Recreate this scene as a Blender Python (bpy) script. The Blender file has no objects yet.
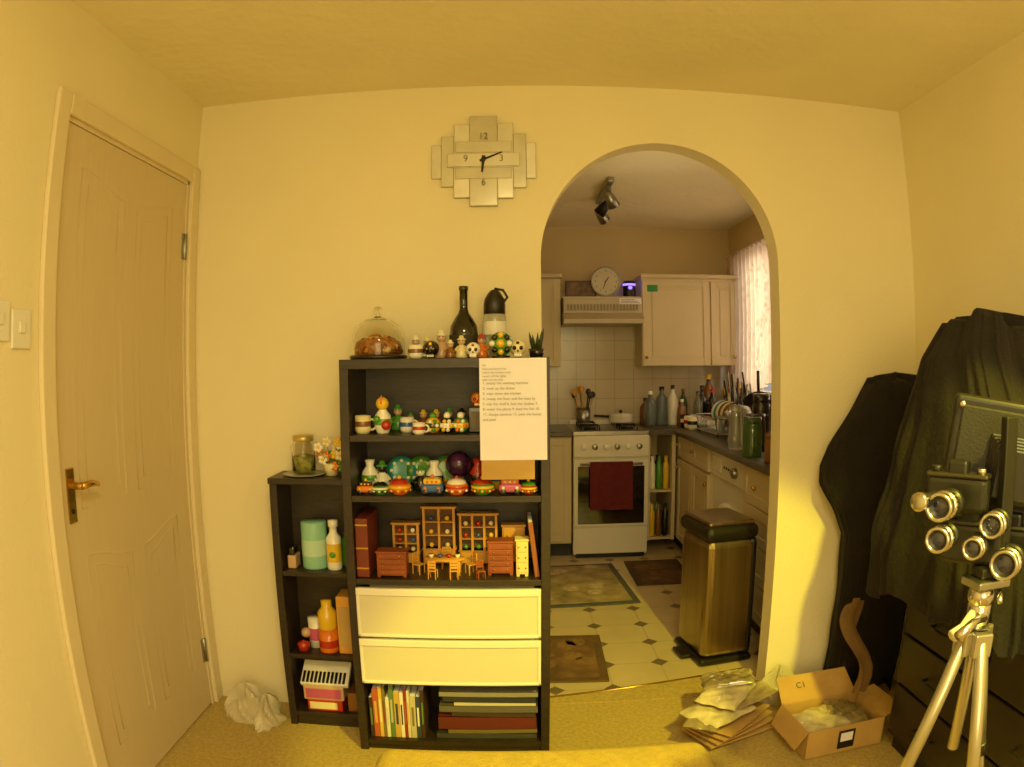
import bpy, bmesh, math, random
from mathutils import Matrix, Vector
rnd=random.Random(7)
pi=math.pi
sc=bpy.context.scene
sc.view_settings.view_transform='Standard'
sc.view_settings.gamma=1.12

# ---------------------------------------------------------------- materials
def lin(h):
    h=h.lstrip('#'); r=[int(h[i:i+2],16)/255 for i in (0,2,4)]
    return tuple(x/12.92 if x<=.04045 else ((x+.055)/1.055)**2.4 for x in r)+(1,)
_m={}
def mat(name,col,rough=.6,metal=0,var=.08,vs=8,bump=0,bs=60,trans=0,emi=0,alpha=1,emc=None,ior=1.45,coat=0,stretch=None):
    if name in _m: return _m[name]
    m=bpy.data.materials.new(name); m.use_nodes=True; nt=m.node_tree; b=nt.nodes['Principled BSDF']
    c=lin(col)
    tc=nt.nodes.new('ShaderNodeTexCoord')
    src=tc.outputs['Object']
    if stretch:
        mp=nt.nodes.new('ShaderNodeMapping'); mp.inputs['Scale'].default_value=stretch
        nt.links.new(src,mp.inputs['Vector']); src=mp.outputs['Vector']
    if var>0:
        n=nt.nodes.new('ShaderNodeTexNoise'); n.inputs['Scale'].default_value=vs; n.inputs['Detail'].default_value=4
        nt.links.new(src,n.inputs['Vector'])
        r=nt.nodes.new('ShaderNodeValToRGB')
        r.color_ramp.elements[0].position=.3; r.color_ramp.elements[1].position=.7
        r.color_ramp.elements[0].color=tuple(max(0,x*(1-var)) for x in c[:3])+(1,)
        r.color_ramp.elements[1].color=tuple(min(1,x*(1+var)) for x in c[:3])+(1,)
        nt.links.new(n.outputs['Fac'],r.inputs['Fac']); nt.links.new(r.outputs['Color'],b.inputs['Base Color'])
    else: b.inputs['Base Color'].default_value=c
    b.inputs['Roughness'].default_value=rough; b.inputs['Metallic'].default_value=metal
    b.inputs['Transmission Weight'].default_value=trans; b.inputs['IOR'].default_value=ior
    b.inputs['Coat Weight'].default_value=coat
    if alpha<1: b.inputs['Alpha'].default_value=alpha
    if emi: 
        b.inputs['Emission Color'].default_value=lin(emc or col); b.inputs['Emission Strength'].default_value=emi
    if bump:
        n2=nt.nodes.new('ShaderNodeTexNoise'); n2.inputs['Scale'].default_value=bs; n2.inputs['Detail'].default_value=5
        nt.links.new(src,n2.inputs['Vector'])
        bp=nt.nodes.new('ShaderNodeBump'); bp.inputs['Strength'].default_value=bump; bp.inputs['Distance'].default_value=.01
        nt.links.new(n2.outputs['Fac'],bp.inputs['Height']); nt.links.new(bp.outputs['Normal'],b.inputs['Normal'])
    _m[name]=m; return m
def nmath(nt,op,a,b=None):
    n=nt.nodes.new('ShaderNodeMath'); n.operation=op
    for i,v in enumerate((a,b)):
        if v is None: continue
        if isinstance(v,(int,float)): n.inputs[i].default_value=v
        else: nt.links.new(v,n.inputs[i])
    return n.outputs[0]
def tile_mat(name,base,grout,size,axes,dia=None,dcol=None,gw=.015,rough=.35,off=(0,0)):
    m=bpy.data.materials.new(name); m.use_nodes=True; nt=m.node_tree; b=nt.nodes['Principled BSDF']
    g=nt.nodes.new('ShaderNodeNewGeometry'); s=nt.nodes.new('ShaderNodeSeparateXYZ'); nt.links.new(g.outputs['Position'],s.inputs[0])
    e=[]
    for a,o in zip(axes,off):
        v=nmath(nt,'ADD',s.outputs['XYZ'.index(a)],10+o); v=nmath(nt,'DIVIDE',v,size); v=nmath(nt,'FRACT',v)
        v=nmath(nt,'SUBTRACT',v,.5); v=nmath(nt,'ABSOLUTE',v); e.append(nmath(nt,'SUBTRACT',.5,v))
    mn=nmath(nt,'MINIMUM',e[0],e[1]); gm=nmath(nt,'LESS_THAN',mn,gw)
    nz=nt.nodes.new('ShaderNodeTexNoise'); nz.inputs['Scale'].default_value=5; nz.inputs['Detail'].default_value=5
    nt.links.new(g.outputs['Position'],nz.inputs['Vector'])
    rp=nt.nodes.new('ShaderNodeValToRGB'); c=lin(base)
    rp.color_ramp.elements[0].position=.3;rp.color_ramp.elements[1].position=.7
    rp.color_ramp.elements[0].color=tuple(x*.85 for x in c[:3])+(1,); rp.color_ramp.elements[1].color=c
    nt.links.new(nz.outputs['Fac'],rp.inputs['Fac'])
    mx=nt.nodes.new('ShaderNodeMix'); mx.data_type='RGBA'
    nt.links.new(gm,mx.inputs['Factor']); nt.links.new(rp.outputs['Color'],mx.inputs[6]); mx.inputs[7].default_value=lin(grout)
    out=mx.outputs[2]
    if dia:
        sm=nmath(nt,'ADD',e[0],e[1]); dm=nmath(nt,'LESS_THAN',sm,dia)
        m2=nt.nodes.new('ShaderNodeMix'); m2.data_type='RGBA'
        nt.links.new(dm,m2.inputs['Factor']); nt.links.new(out,m2.inputs[6]); m2.inputs[7].default_value=lin(dcol); out=m2.outputs[2]
    nt.links.new(out,b.inputs['Base Color']); b.inputs['Roughness'].default_value=rough
    bp=nt.nodes.new('ShaderNodeBump'); bp.inputs['Strength'].default_value=.3; bp.inputs['Distance'].default_value=.003
    nt.links.new(nmath(nt,'SUBTRACT',1,gm),bp.inputs['Height']); nt.links.new(bp.outputs['Normal'],b.inputs['Normal'])
    return m

# ---------------------------------------------------------------- builder
class Ob:
    def __init__(s,name): s.name=name; s.bm=bmesh.new(); s.mats=[]; s.T=Matrix()
    def mi(s,m):
        if m not in s.mats: s.mats.append(m)
        return s.mats.index(m)
    def _fin(s,vs,m,smooth=False,M=None):
        T=s.T@M if M is not None else s.T
        fs=set()
        for v in vs:
            v.co=T@v.co
            for f in v.link_faces: fs.add(f)
        i=s.mi(m)
        for f in fs: f.material_index=i; f.smooth=smooth
    def box(s,a,b,m,bev=0,seg=2,M=None):
        r=bmesh.ops.create_cube(s.bm,size=1); vs=r['verts']
        for v in vs: v.co=Vector([(a[k]+b[k])/2+v.co[k]*abs(b[k]-a[k]) for k in range(3)])
        if bev:
            bev=min(bev,.49*min(abs(b[k]-a[k]) for k in range(3)))
            es=set(e for v in vs for e in v.link_edges)
            q=bmesh.ops.bevel(s.bm,geom=list(es),offset=bev,segments=seg,affect='EDGES',profile=.5)
            allv=set(q['verts'])
            for f in q['faces']: allv|=set(f.verts)
            st=list(allv); seen=set(st)
            while st:
                v=st.pop()
                for e in v.link_edges:
                    o=e.other_vert(v)
                    if o not in seen: seen.add(o); st.append(o)
            vs=list(seen)
        s._fin(vs,m,False,M); return s
    def lathe(s,prof,c,m,seg=24,M=None,smooth=True,sx=1,sy=1,cap=True):
        L=[]
        for r,z in prof:
            L.append([s.bm.verts.new((c[0]+r*sx*math.cos(2*pi*i/seg),c[1]+r*sy*math.sin(2*pi*i/seg),c[2]+z)) for i in range(seg)])
        for a,b in zip(L,L[1:]):
            for i in range(seg):
                j=(i+1)%seg; s.bm.faces.new((a[i],a[j],b[j],b[i]))
        if cap:
            if prof[0][0]>1e-4: s.bm.faces.new(L[0][::-1])
            if prof[-1][0]>1e-4: s.bm.faces.new(L[-1])
        s._fin([v for l in L for v in l],m,smooth,M); return s
    def cyl(s,p,q,r,m,r2=None,seg=20,smooth=True):
        p=Vector(p);q=Vector(q);d=q-p;h=d.length
        M=Matrix.Translation(p)@d.to_track_quat('Z','Y').to_matrix().to_4x4()
        r2=r if r2 is None else r2
        e=min(r,h)*.06
        s.lathe([(0.0001,0),(r-e,0),(r,e),(r2,h-e),(max(r2-e,.0001),h),(0.0001,h)],(0,0,0),m,seg,M,smooth,cap=False); return s
    def sph(s,c,r,m,sx=1,sy=1,sz=1,seg=16,M=None):
        N=10
        pr=[(max(math.sin(pi*i/N)*r,.0001),-math.cos(pi*i/N)*r*sz) for i in range(N+1)]
        return s.lathe(pr,c,m,seg,M,True,sx,sy,cap=False)
    def tube(s,pts,r,m,closed=False,seg=8,M=None):
        pts=[Vector(p) for p in pts]; n=len(pts); L=[]
        up=None
        for i,p in enumerate(pts):
            a=pts[(i-1)%n] if (closed or i>0) else p
            b=pts[(i+1)%n] if (closed or i<n-1) else p
            t=(b-a).normalized()
            if up is None: up=t.orthogonal().normalized()
            up=(up-t*up.dot(t)).normalized() if (up-t*up.dot(t)).length>1e-5 else t.orthogonal().normalized()
            w=t.cross(up)
            rr=r[i] if isinstance(r,(list,tuple)) else r
            L.append([s.bm.verts.new(p+(up*math.cos(2*pi*k/seg)+w*math.sin(2*pi*k/seg))*rr) for k in range(seg)])
        for i in range(n if closed else n-1):
            a=L[i];b=L[(i+1)%n]
            for k in range(seg):
                j=(k+1)%seg; s.bm.faces.new((a[k],a[j],b[j],b[k]))
        if not closed: s.bm.faces.new(L[0][::-1]); s.bm.faces.new(L[-1])
        s._fin([v for l in L for v in l],m,True,M); return s
    def grid(s,fn,nu,nv,m,closeu=False,smooth=True,M=None):
        L=[[s.bm.verts.new(fn(i/(nu if closeu else nu-1),j/(nv-1))) for i in range(nu)] for j in range(nv)]
        for a,b in zip(L,L[1:]):
            for i in range(nu if closeu else nu-1):
                k=(i+1)%nu; s.bm.faces.new((a[i],a[k],b[k],b[i]))
        s._fin([v for l in L for v in l],m,smooth,M); return s
    def prism(s,pts,ext,m,M=None,smooth=False):
        ext=Vector(ext); a=[s.bm.verts.new(p) for p in pts]; b=[s.bm.verts.new(Vector(p)+ext) for p in pts]
        s.bm.faces.new(a[::-1]); s.bm.faces.new(b)
        n=len(pts)
        for i in range(n): s.bm.faces.new((a[i],a[(i+1)%n],b[(i+1)%n],b[i]))
        s._fin(a+b,m,smooth,M); return s
    def text(s,txt,size,M,m,ext=.0006,align='CENTER',space=1):
        cu=bpy.data.curves.new('t','FONT'); cu.body=txt; cu.size=size; cu.extrude=ext; cu.align_x=align
        if align=='CENTER': cu.align_y='CENTER'
        cu.space_line=space
        o=bpy.data.objects.new('t',cu); bpy.context.collection.objects.link(o)
        dg=bpy.context.evaluated_depsgraph_get(); me=bpy.data.meshes.new_from_object(o.evaluated_get(dg))
        vs=[s.bm.verts.new(v.co) for v in me.vertices]
        for p in me.polygons:
            try: s.bm.faces.new([vs[k] for k in p.vertices])
            except ValueError: pass
        s._fin(vs,m,False,M)
        bpy.data.objects.remove(o); bpy.data.meshes.remove(me); return s
    def done(s,solid=0,subsurf=0):
        bmesh.ops.recalc_face_normals(s.bm,faces=s.bm.faces)
        vs=s.bm.verts
        mn=Vector([min(v.co[k] for v in vs) for k in range(3)]); mx=Vector([max(v.co[k] for v in vs) for k in range(3)])
        o=Vector(((mn.x+mx.x)/2,(mn.y+mx.y)/2,mn.z))
        for v in vs: v.co-=o
        me=bpy.data.meshes.new(s.name); s.bm.to_mesh(me); s.bm.free()
        for m in s.mats: me.materials.append(m)
        ob=bpy.data.objects.new(s.name,me); ob.location=o; bpy.context.collection.objects.link(ob)
        if subsurf:
            md=ob.modifiers.new('s','SUBSURF'); md.levels=md.render_levels=subsurf
        if solid:
            md=ob.modifiers.new('t','SOLIDIFY'); md.thickness=solid
        return ob
def RZ(a,c=(0,0,0)): return Matrix.Translation(c)@Matrix.Rotation(math.radians(a),4,'Z')@Matrix.Translation(-Vector(c))
XZ=Matrix.Rotation(pi/2,4,'X')

# ---------------------------------------------------------------- palette
WALL=mat('wall_paint','#EBDEB2',.85,var=.03,vs=2,bump=.15,bs=90)
CEIL=mat('ceiling_artex','#EEE2B8',.9,var=.03,vs=3,bump=.45,bs=16)
CARP=mat('carpet_beige','#C4A85A',.98,var=.18,vs=70,bump=.8,bs=300)
WPAINT=mat('white_gloss_paint','#E0CFA6',.4,var=.02,bump=.05,bs=30)
DOORM=mat('door_paint','#D2BE96',.5,var=.02,vs=10,bump=.07,bs=18,stretch=(1,6,.6))
BLKWOOD=mat('blackbrown_wood','#271E17',.42,var=.35,vs=14,bump=.08,bs=40,stretch=(1,1,8))
BRASS=mat('aged_brass','#C29A4A',.25,.95,var=.15)
CHROME=mat('chrome','#C8C4B8',.22,1,var=.03)
STEEL=mat('brushed_steel','#9E9B92',.35,1,var=.12,vs=20)
BLACKP=mat('black_plastic','#12100D',.4,var=.1)
BLACKM=mat('black_metal','#1A1814',.45,.3,var=.1)
WHITEP=mat('white_plastic','#E8E2CF',.4,var=.02)
PAPER=mat('paper_white','#F3EFFA',.8,var=.02)
INK=mat('ink_grey','#5B564A',.8,var=0)
CARD=mat('cardboard','#BC9450',.85,var=.1,vs=10,bump=.2,bs=50)
GLASS=mat('clear_glass','#F4F4EE',.03,trans=1,var=0,ior=1.3)
KCAB=mat('kitchen_cabinet_cream','#CDBC94',.5,var=.03,vs=4)
WORK=mat('worktop_dark_stone','#4A443C',.35,var=.4,vs=70)
WHITEG=mat('white_enamel','#E2DAC4',.25,var=.01)

# ---------------------------------------------------------------- room shell
XL,XR,YB,ZC=-1.25,1.66,2.55,2.45
YF=-1.7
o=Ob('floor'); o.box((XL-.12,YF-.1,-.1),(XR+.1,2.63,0),CARP)
o.prism([(.112,2.6,.0005),(1.028,2.6,.0005),(1.028,2.82,.0005),(.112,2.65,.0005)],(0,0,.006),CARP); o.done()
KF=tile_mat('vinyl_octagon_tiles','#CDB888','#B09A6C',.25,'XY',.17,'#6A5A44',.012,.3,off=(.08,.02))
o=Ob('floor_kitchen'); o.box((-.6,2.63,-.1),(1.86,5.52,0),KF); o.done()
o=Ob('trim_1'); o.tube([(.115,2.65,.006),(1.025,2.82,.006)],.006,BRASS); o.done()
o=Ob('ceiling'); o.box((XL-.12,YF-.1,ZC),(1.86,5.52,ZC+.1),CEIL); o.done()
ax0,ax1,zs,r=.11,1.03,1.76,.46; cx=.57; y0,y1=YB,YB+.1
o=Ob('wall_back')
o.box((XL-.12,y0,0),(ax0,y1,ZC),WALL); o.box((ax1,y0,0),(1.86,y1,ZC),WALL)
N=48
def arcp(i): a=pi-pi*i/N; return (cx+r*math.cos(a),zs+r*math.sin(a))
for i in range(N):
    (xa,za),(xb,zb)=arcp(i),arcp(i+1)
    o.prism([(xa,y0,za),(xb,y0,zb),(xb,y0,ZC),(xa,y0,ZC)],(0,y1-y0,0),WALL)
o.done()
dy0,dy1,dz=1.62,2.48,2.11
o=Ob('wall_left'); o.box((XL-.12,YF,0),(XL,dy0,ZC),WALL); o.box((XL-.12,dy1,0),(XL,YB,ZC),WALL); o.box((XL-.12,dy0,dz),(XL,dy1,ZC),WALL); o.done()
o=Ob('wall_right'); o.box((XR,YF,0),(XR+.1,YB,ZC),WALL); o.done()
o=Ob('wall_front'); o.box((XL-.12,YF-.1,0),(XR+.1,YF,ZC),WALL); o.done()
KW=mat('kitchen_wall_paint','#D0B988',.85,var=.03,vs=3,bump=.1,bs=80)
o=Ob('wall_kitchen_back'); o.box((-.6,5.42,0),(1.86,5.52,ZC),KW); o.done()
o=Ob('wall_kitchen_left'); o.box((-.6,y1,0),(-.5,5.42,ZC),KW); o.done()
wy0,wy1,wz0,wz1=3.55,5.2,1.12,2.15
o=Ob('wall_kitchen_right')
o.box((1.76,y1,0),(1.86,wy0,ZC),KW); o.box((1.76,wy1,0),(1.86,5.42,ZC),KW); o.box((1.76,wy0,0),(1.86,wy1,wz0),KW); o.box((1.76,wy0,wz1),(1.86,wy1,ZC),KW); o.done()
o=Ob('window_1')
for a,b in (((1.78,wy0,wz0),(1.84,wy0+.05,wz1)),((1.78,wy1-.05,wz0),(1.84,wy1,wz1)),((1.78,wy0,wz0),(1.84,wy1,wz0+.05)),((1.78,wy0,wz1-.05),(1.84,wy1,wz1)),((1.78,4.35,wz0),(1.84,4.41,wz1))):
    o.box(a,b,WHITEP,.005)
o.box((1.805,wy0,wz0),(1.81,wy1,wz1),GLASS); o.done()
mc=bpy.data.materials.new('lace_curtain'); mc.use_nodes=True; nt=mc.node_tree; b=nt.nodes['Principled BSDF']
b.inputs['Base Color'].default_value=lin('#F6E6D0'); b.inputs['Roughness'].default_value=.9
tr=nt.nodes.new('ShaderNodeBsdfTranslucent'); tr.inputs[0].default_value=lin('#FFE4C8'); mxs=nt.nodes.new('ShaderNodeMixShader'); mxs.inputs[0].default_value=.6
vo=nt.nodes.new('ShaderNodeTexVoronoi'); vo.inputs['Scale'].default_value=22; tcc=nt.nodes.new('ShaderNodeTexCoord'); nt.links.new(tcc.outputs['Object'],vo.inputs['Vector'])
mr=nt.nodes.new('ShaderNodeMapRange'); mr.inputs[1].default_value=.1; mr.inputs[2].default_value=.5; mr.inputs[3].default_value=.35; mr.inputs[4].default_value=.85
nt.links.new(vo.outputs['Distance'],mr.inputs[0]); nt.links.new(mr.outputs[0],mxs.inputs[0])
nt.links.new(b.outputs[0],mxs.inputs[1]); nt.links.new(tr.outputs[0],mxs.inputs[2]); nt.links.new(mxs.outputs[0],nt.nodes['Material Output'].inputs[0])
o=Ob('lace_curtain')
def cf(u,v):
    y=3.5+1.78*u; zb=1.10+.14*abs(math.sin(u*pi*3)); z=zb+(2.2-zb)*v
    return (1.70+.024*math.sin(u*2*pi*20+math.sin(v*3))*(1-.3*v),y,z)
o.grid(cf,260,30,mc); o.tube([(1.70,3.45,2.2),(1.70,5.3,2.2)],.009,WHITEP); 
for y in (3.5,5.25): o.cyl((1.70,y,2.2),(1.757,y,2.2),.006,WHITEP)
o.done()

# door with frame
o=Ob('trim_2')
A=.065
for a,b in (((XL,dy0-A,0),(XL+.018,dy0,dz+A)),((XL,dy1,0),(XL+.018,dy1+A-.002,dz+A)),((XL,dy0,dz),(XL+.018,dy1,dz+A))): o.box(a,b,WPAINT,.006,3)
for a,b in (((XL-.115,dy0-.0,0),(XL,dy0+.012,dz)),((XL-.115,dy1-.012,0),(XL,dy1,dz)),((XL-.115,dy0,dz-.012),(XL,dy1,dz))): o.box(a,b,WPAINT)
o.done()
o=Ob('door_1'); xf=XL-.004
o.box((xf-.04,dy0+.014,.008),(xf,dy1-.014,dz-.014),DOORM,.002)
ym=(dy0+dy1)/2
def panel(ya,yb,za,zb,arch):
    def path(i,dx=0):
        p=[(xf-dx,ya+i,za+i),(xf-dx,yb-i,za+i)]
        n=12
        for k in range(n+1):
            t=k/n; yy=yb-i+(ya-yb+2*i)*t
            s_=(1-math.cos(pi*( (1-t) if arch<0 else t)))/2 if arch else 0
            p.append((xf-dx,yy,zb-i-(.05*(1-s_) if arch else 0)))
        return p
    o.tube(path(0,.0108),.012,DOORM,True,16); o.tube(path(.04,.011),.012,DOORM,True,16)
panel(dy0+.12,ym-.04,.98,1.98,1); panel(ym+.04,dy1-.12,.98,1.98,-1)
panel(dy0+.12,ym-.04,.2,.84,1); panel(ym+.04,dy1-.12,.2,.84,-1)
hy=dy0+.065
o.box((xf,hy-.02,.95),(xf+.006,hy+.02,1.11),BRASS,.003)
o.cyl((xf,hy,1.06),(xf+.05,hy,1.06),.011,BRASS); o.tube([(xf+.05,hy-.005,1.06),(xf+.052,hy+.04,1.062),(xf+.05,hy+.075,1.056),(xf+.045,hy+.09,1.05)],[.011,.010,.008,.006],BRASS)
o.cyl((xf,hy,.985),(xf+.008,hy,.985),.008,BLACKM)
for z in (.25,1.85): o.cyl((xf+.004,dy1-.012,z-.05),(xf+.004,dy1-.012,z+.05),.008,STEEL); o.box((xf,dy1-.035,z-.05),(xf+.003,dy1-.014,z+.05),STEEL)
o.done()
o=Ob('light_switch')
for y,zz in ((1.385,.015),(1.475,-.003)):
    o.box((XL,y-.04,1.445+zz),(XL+.009,y+.04,1.545+zz),WHITEP,.004,3); o.box((XL+.009,y-.012,1.485+zz),(XL+.014,y+.012,1.515+zz),WHITEP,.003)
o.done()

# ---------------------------------------------------------------- wall clock
def CLm(i): return mat('silver_mirror_%d'%i,['#E6E3D2','#DAD8C4','#EEEBDC','#D2CEB8'][i],.18,.45,var=.1,vs=12)
CL2=mat('mirror_edge','#9A9070',.3,.4,var=.05)
o=Ob('wall_clock'); ccx,ccz,k=-.097,2.14,.00368
cols=[(-53,-43,18),(-43,-30,27),(-30,-14,39),(-14,14,48),(14,30,40),(30,43,29),(43,53,19)]
for i,(a,b_,h) in enumerate(cols):
    d=.012+.004*(3-abs(i-3))
    o.box((ccx+a*k,YB-d+.003,ccz-h*k),(ccx+b_*k,YB,ccz+h*k),CL2)
    o.box((ccx+a*k+.0008,YB-d,ccz-h*k+.0008),(ccx+b_*k-.0008,YB-.004,ccz+h*k-.0008),CLm(i%4),.002)
for zo,hw,hh,d in ((14,.105,.022,.027),(-14,.105,.022,.027),(0,.135,.026,.029)):
    o.box((ccx-hw,YB-d+.002,ccz+zo*k-hh),(ccx+hw,YB-.01,ccz+zo*k+hh),CL2); o.box((ccx-hw+.001,YB-d,ccz+zo*k-hh+.001),(ccx+hw-.001,YB-.012,ccz+zo*k+hh-.001),CLm((zo//14)%4),.002)
TN=mat('clock_numeral','#6A5E40',.4,var=0)
for t,dx,dz_ in (('12',0,25),('3',18,1),('6',0,-24),('9',-18,1)):
    o.text(t,.036,Matrix.Translation((ccx+dx*k,YB-.0305,ccz+dz_*k))@XZ,TN)
def hand(o,c,ang,L,w,y,m):
    M=Matrix.Translation((c[0],y,c[1]))@Matrix.Rotation(ang,4,'Y')
    o.prism([(-w,0,-.015),(w,0,-.015),(w*.5,0,L),(-w*.5,0,L)],(0,-.0015,0),m,M)
hand(o,(ccx,ccz),math.radians(68),.075,.005,YB-.031,BLACKM); hand(o,(ccx,ccz),math.radians(186),.05,.007,YB-.033,BLACKM)
o.cyl((ccx,YB-.027,ccz),(ccx,YB-.036,ccz),.009,BLACKM); o.done()

# ---------------------------------------------------------------- tall bookcase
bx0,bx1,by0,by1=-.56,.12,2.22,2.515
t=.03
o=Ob('bookcase')
o.box((bx0,by0,0),(bx0+t,by1,1.40),BLKWOOD,.002); o.box((bx1-t,by0,0),(bx1,by1,1.40),BLKWOOD,.002)
o.box((bx0,by0-.002,1.37),(bx1,by1,1.402),BLKWOOD,.002); o.box((bx0+t,by1-.012,.03),(bx1-t,by1-.004,1.37),BLKWOOD)
for z in (1.155,.955,.67): o.box((bx0+t,by0+.004,z-.02),(bx1-t,by1-.012,z),BLKWOOD,.001)
o.box((bx0+t,by0+.004,.025),(bx1-t,by1-.012,.045),BLKWOOD); o.box((bx0+t,by0+.015,0),(bx1-t,by0+.03,.025),BLKWOOD)
o.box((bx0+t,by0+.012,.272),(bx1-t,by1-.012,.288),BLKWOOD)
o.done()
DRW=mat('frosted_drawer_plastic','#F4ECCB',.3,var=.02,vs=3,alpha=.62)
o=Ob('plastic_drawer_unit')
for za,zb in ((.290,.461),(.469,.646)):
    o.box((bx0+t+.002,by0-.018,za),(bx1-t-.002,by0-.014,zb),DRW,.001)
    for a,b in (((bx0+t+.002,by0-.024,zb-.026),(bx1-t-.002,by0-.006,zb)),((bx0+t+.002,by0-.022,za),(bx1-t-.002,by0-.006,za+.012)),((bx0+t+.002,by0-.022,za),(bx0+t+.014,by0-.006,zb)),((bx1-t-.014,by0-.022,za),(bx1-t-.002,by0-.006,zb))):
        o.box(a,b,WHITEP,.004,3)
    o.box((bx0+t+.02,by0-.006,za+.004),(bx1-t-.02,by1-.03,za+.01),WHITEP)
    o.box((bx0+t+.02,by0+.13,za+.01),(bx1-t-.02,by0+.14,zb-.02),WHITEP)
    for k in range(9):
        x=bx0+.07+k*.062; c=rnd.choice(['#C9A54C','#D8D0B0','#98A060','#E8E0C0','#A89040'])
        y=by0+.005+.02*rnd.random(); o.box((x,y,za+.01),(x+.055,by0+.12,za+rnd.uniform(.05,.13)),mat('stuff_'+c,c,.7),.014,3)
o.done()
o=Ob('notice_paper')
def pf(u,v): return (-.103+.213*u,by0-.006-.004*math.sin(v*3)*(1-.5*u),1.075+.325*v)
o.grid(pf,8,14,PAPER)
lines=['list','keys and purse first','check the window lock','switch off the lights','take out the bins','1. empty the washing machine','2. wash up the dishes','3. wipe down the kitchen','4. sweep the floor and the mats by','5. tidy the shelf 6. fold the clothes 7.','8. water the plants 9. feed the fish 10.','11. charge cameras 12. pack the boxes','and post']
for i,l in enumerate(lines):
    o.text(l,.0095 if i<5 else .0118,Matrix.Translation((-.093,by0-.0125,1.385-(.0115*i if i<5 else .0575+.0165*(i-5))-.01))@XZ,mat('pencil','#8A8474',.8,var=0),.0002,'LEFT')
o.done()
o=Ob('cardboard_tag'); o.box((-.10,by0-.006,1.012),(.07,by0-.002,1.085),CARD,.001); o.done()

TZ=1.4025
AMB=mat('amber_beads','#A8641C',.3,var=.6,vs=60,bump=.5,bs=80)
o=Ob('glass_cake_dome'); c=(-.455,2.36,TZ)
o.lathe([(.0001,0),(.095,0),(.1,.008),(.095,.014),(.0001,.014)],c,BLKWOOD,32,cap=False)
o.lathe([(.075,.015),(.082,.04),(.075,.06),(.05,.072),(.0001,.076)],c,AMB,28)
for i in range(110):
    a=rnd.uniform(0,2*pi);q=rnd.random(); rr=.078*math.sqrt(q)
    o.sph((c[0]+rr*math.cos(a),c[1]+rr*math.sin(a),TZ+.078-5.5*rr*rr-(rnd.uniform(0,.03) if rr>.06 else 0)),.010,rnd.choice([AMB,mat('red_bead','#8A2414',.3),mat('gold_bead','#D89A30',.3),mat('cream_bead','#E0C890',.3)]),seg=8)
o.lathe([(.092,.016),(.094,.05),(.089,.085),(.072,.115),(.044,.135),(.012,.143),(.008,.15),(.016,.157),(.018,.168),(.01,.178),(.0001,.18),(.0001,.176),(.007,.15),(.0001,.139),(.042,.131),(.069,.112),(.086,.084),(.091,.05),(.089,.016)],c,GLASS,40,cap=False)
o.done()
o=Ob('wine_bottle'); BG=mat('black_bottle_glass','#0C0D07',.08,var=0,coat=.5)
o.lathe([(.0001,0),(.044,0),(.047,.006),(.05,.08),(.047,.11),(.034,.135),(.02,.155),(.0145,.17),(.0145,.235),(.017,.237),(.017,.25),(.0001,.25)],(-.165,2.42,TZ),BG,28,cap=False)
o.lathe([(.0475,.02),(.0495,.045),(.0508,.08)],(-.165,2.42,TZ),mat('bottle_label','#2E2A1A',.7),28,cap=False); o.done()
o=Ob('water_bottle'); c=(-.058,2.42,TZ)
o.lathe([(.0001,0),(.038,0),(.041,.006),(.038,.07),(.041,.075),(.041,.14),(.034,.155),(.0001,.155)],c,mat('clear_plastic','#D6D6C4',.15,trans=.6,var=0),24,cap=False)
o.lathe([(.0415,.08),(.0415,.125)],c,WHITEP,24,cap=False)
o.lathe([(.035,.15),(.038,.153),(.038,.185),(.034,.205),(.022,.225),(.012,.235),(.0001,.238)],c,BLACKP,24,cap=False); o.tube([(c[0]+.03,c[1],TZ+.19),(c[0]+.045,c[1],TZ+.21),(c[0]+.03,c[1],TZ+.235),(c[0],c[1],TZ+.24)],.005,BLACKP); o.done()

COL={'r':'#B02A18','o':'#E0701C','y':'#E8B828','g':'#4A8A2C','b':'#2C5A9A','w':'#F2EAD0','k':'#1A1612','p':'#C2527A','t':'#2E8A80','n':'#7A4A22','s':'#C9A27A','c':'#E8D9A0'}
def C(k): return mat('ceramic_'+k,COL[k],.25,var=.05,coat=.4)
def skull(o,c,r,m,ac):
    x,y,z=c
    o.sph((x,y,z+r*1.15),r,m,1,1,.95); o.box((x-r*.5,y-r*.8,z),(x+r*.5,y+r*.2,z+r*.6),m,r*.2)
    for s_ in (-1,1):
        o.sph((x+s_*r*.38,y-r*.82,z+r*1.1),r*.26,C('k'),seg=10); o.sph((x+s_*r*.38,y-r*1.0,z+r*1.1),r*.1,ac,seg=8)
    o.sph((x,y-r*.95,z+r*.75),r*.12,C('k'),seg=8); o.sph((x,y-r*.75,z+r*1.65),r*.22,ac,seg=10)
    for i in range(4): o.box((x-r*.4+i*r*.21,y-r*.86,z+r*.15),(x-r*.25+i*r*.21,y-r*.8,z+r*.42),C('w'),r*.03)
def mug(o,c,r,h,m,band,top=None):
    o.lathe([(.0001,0),(r*.8,0),(r,h*.2),(r,h),(r*.88,h),(r*.85,h*.25),(.0001,h*.2)],c,m,20,cap=False)
    o.lathe([(r*1.02,h*.4),(r*1.05,h*.5),(r*1.02,h*.7)],c,band,20,cap=False)
    o.tube([(c[0]+r+h*.3*math.sin(a),c[1],c[2]+h*.5-h*.3*math.cos(a)) for a in [pi*i/8 for i in range(9)]],r*.14,m)
def vase(o,c,r,h,m,band):
    o.lathe([(.0001,0),(r*.6,0),(r*.7,h*.05),(r,h*.35),(r*.85,h*.6),(r*.4,h*.8),(r*.55,h),(r*.45,h),(r*.3,h*.8),(.0001,h*.6)],c,m,20,cap=False)
    o.lathe([(r*1.01,h*.3),(r*1.03,h*.4),(r*.96,h*.5)],c,band,20,cap=False)
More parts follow.
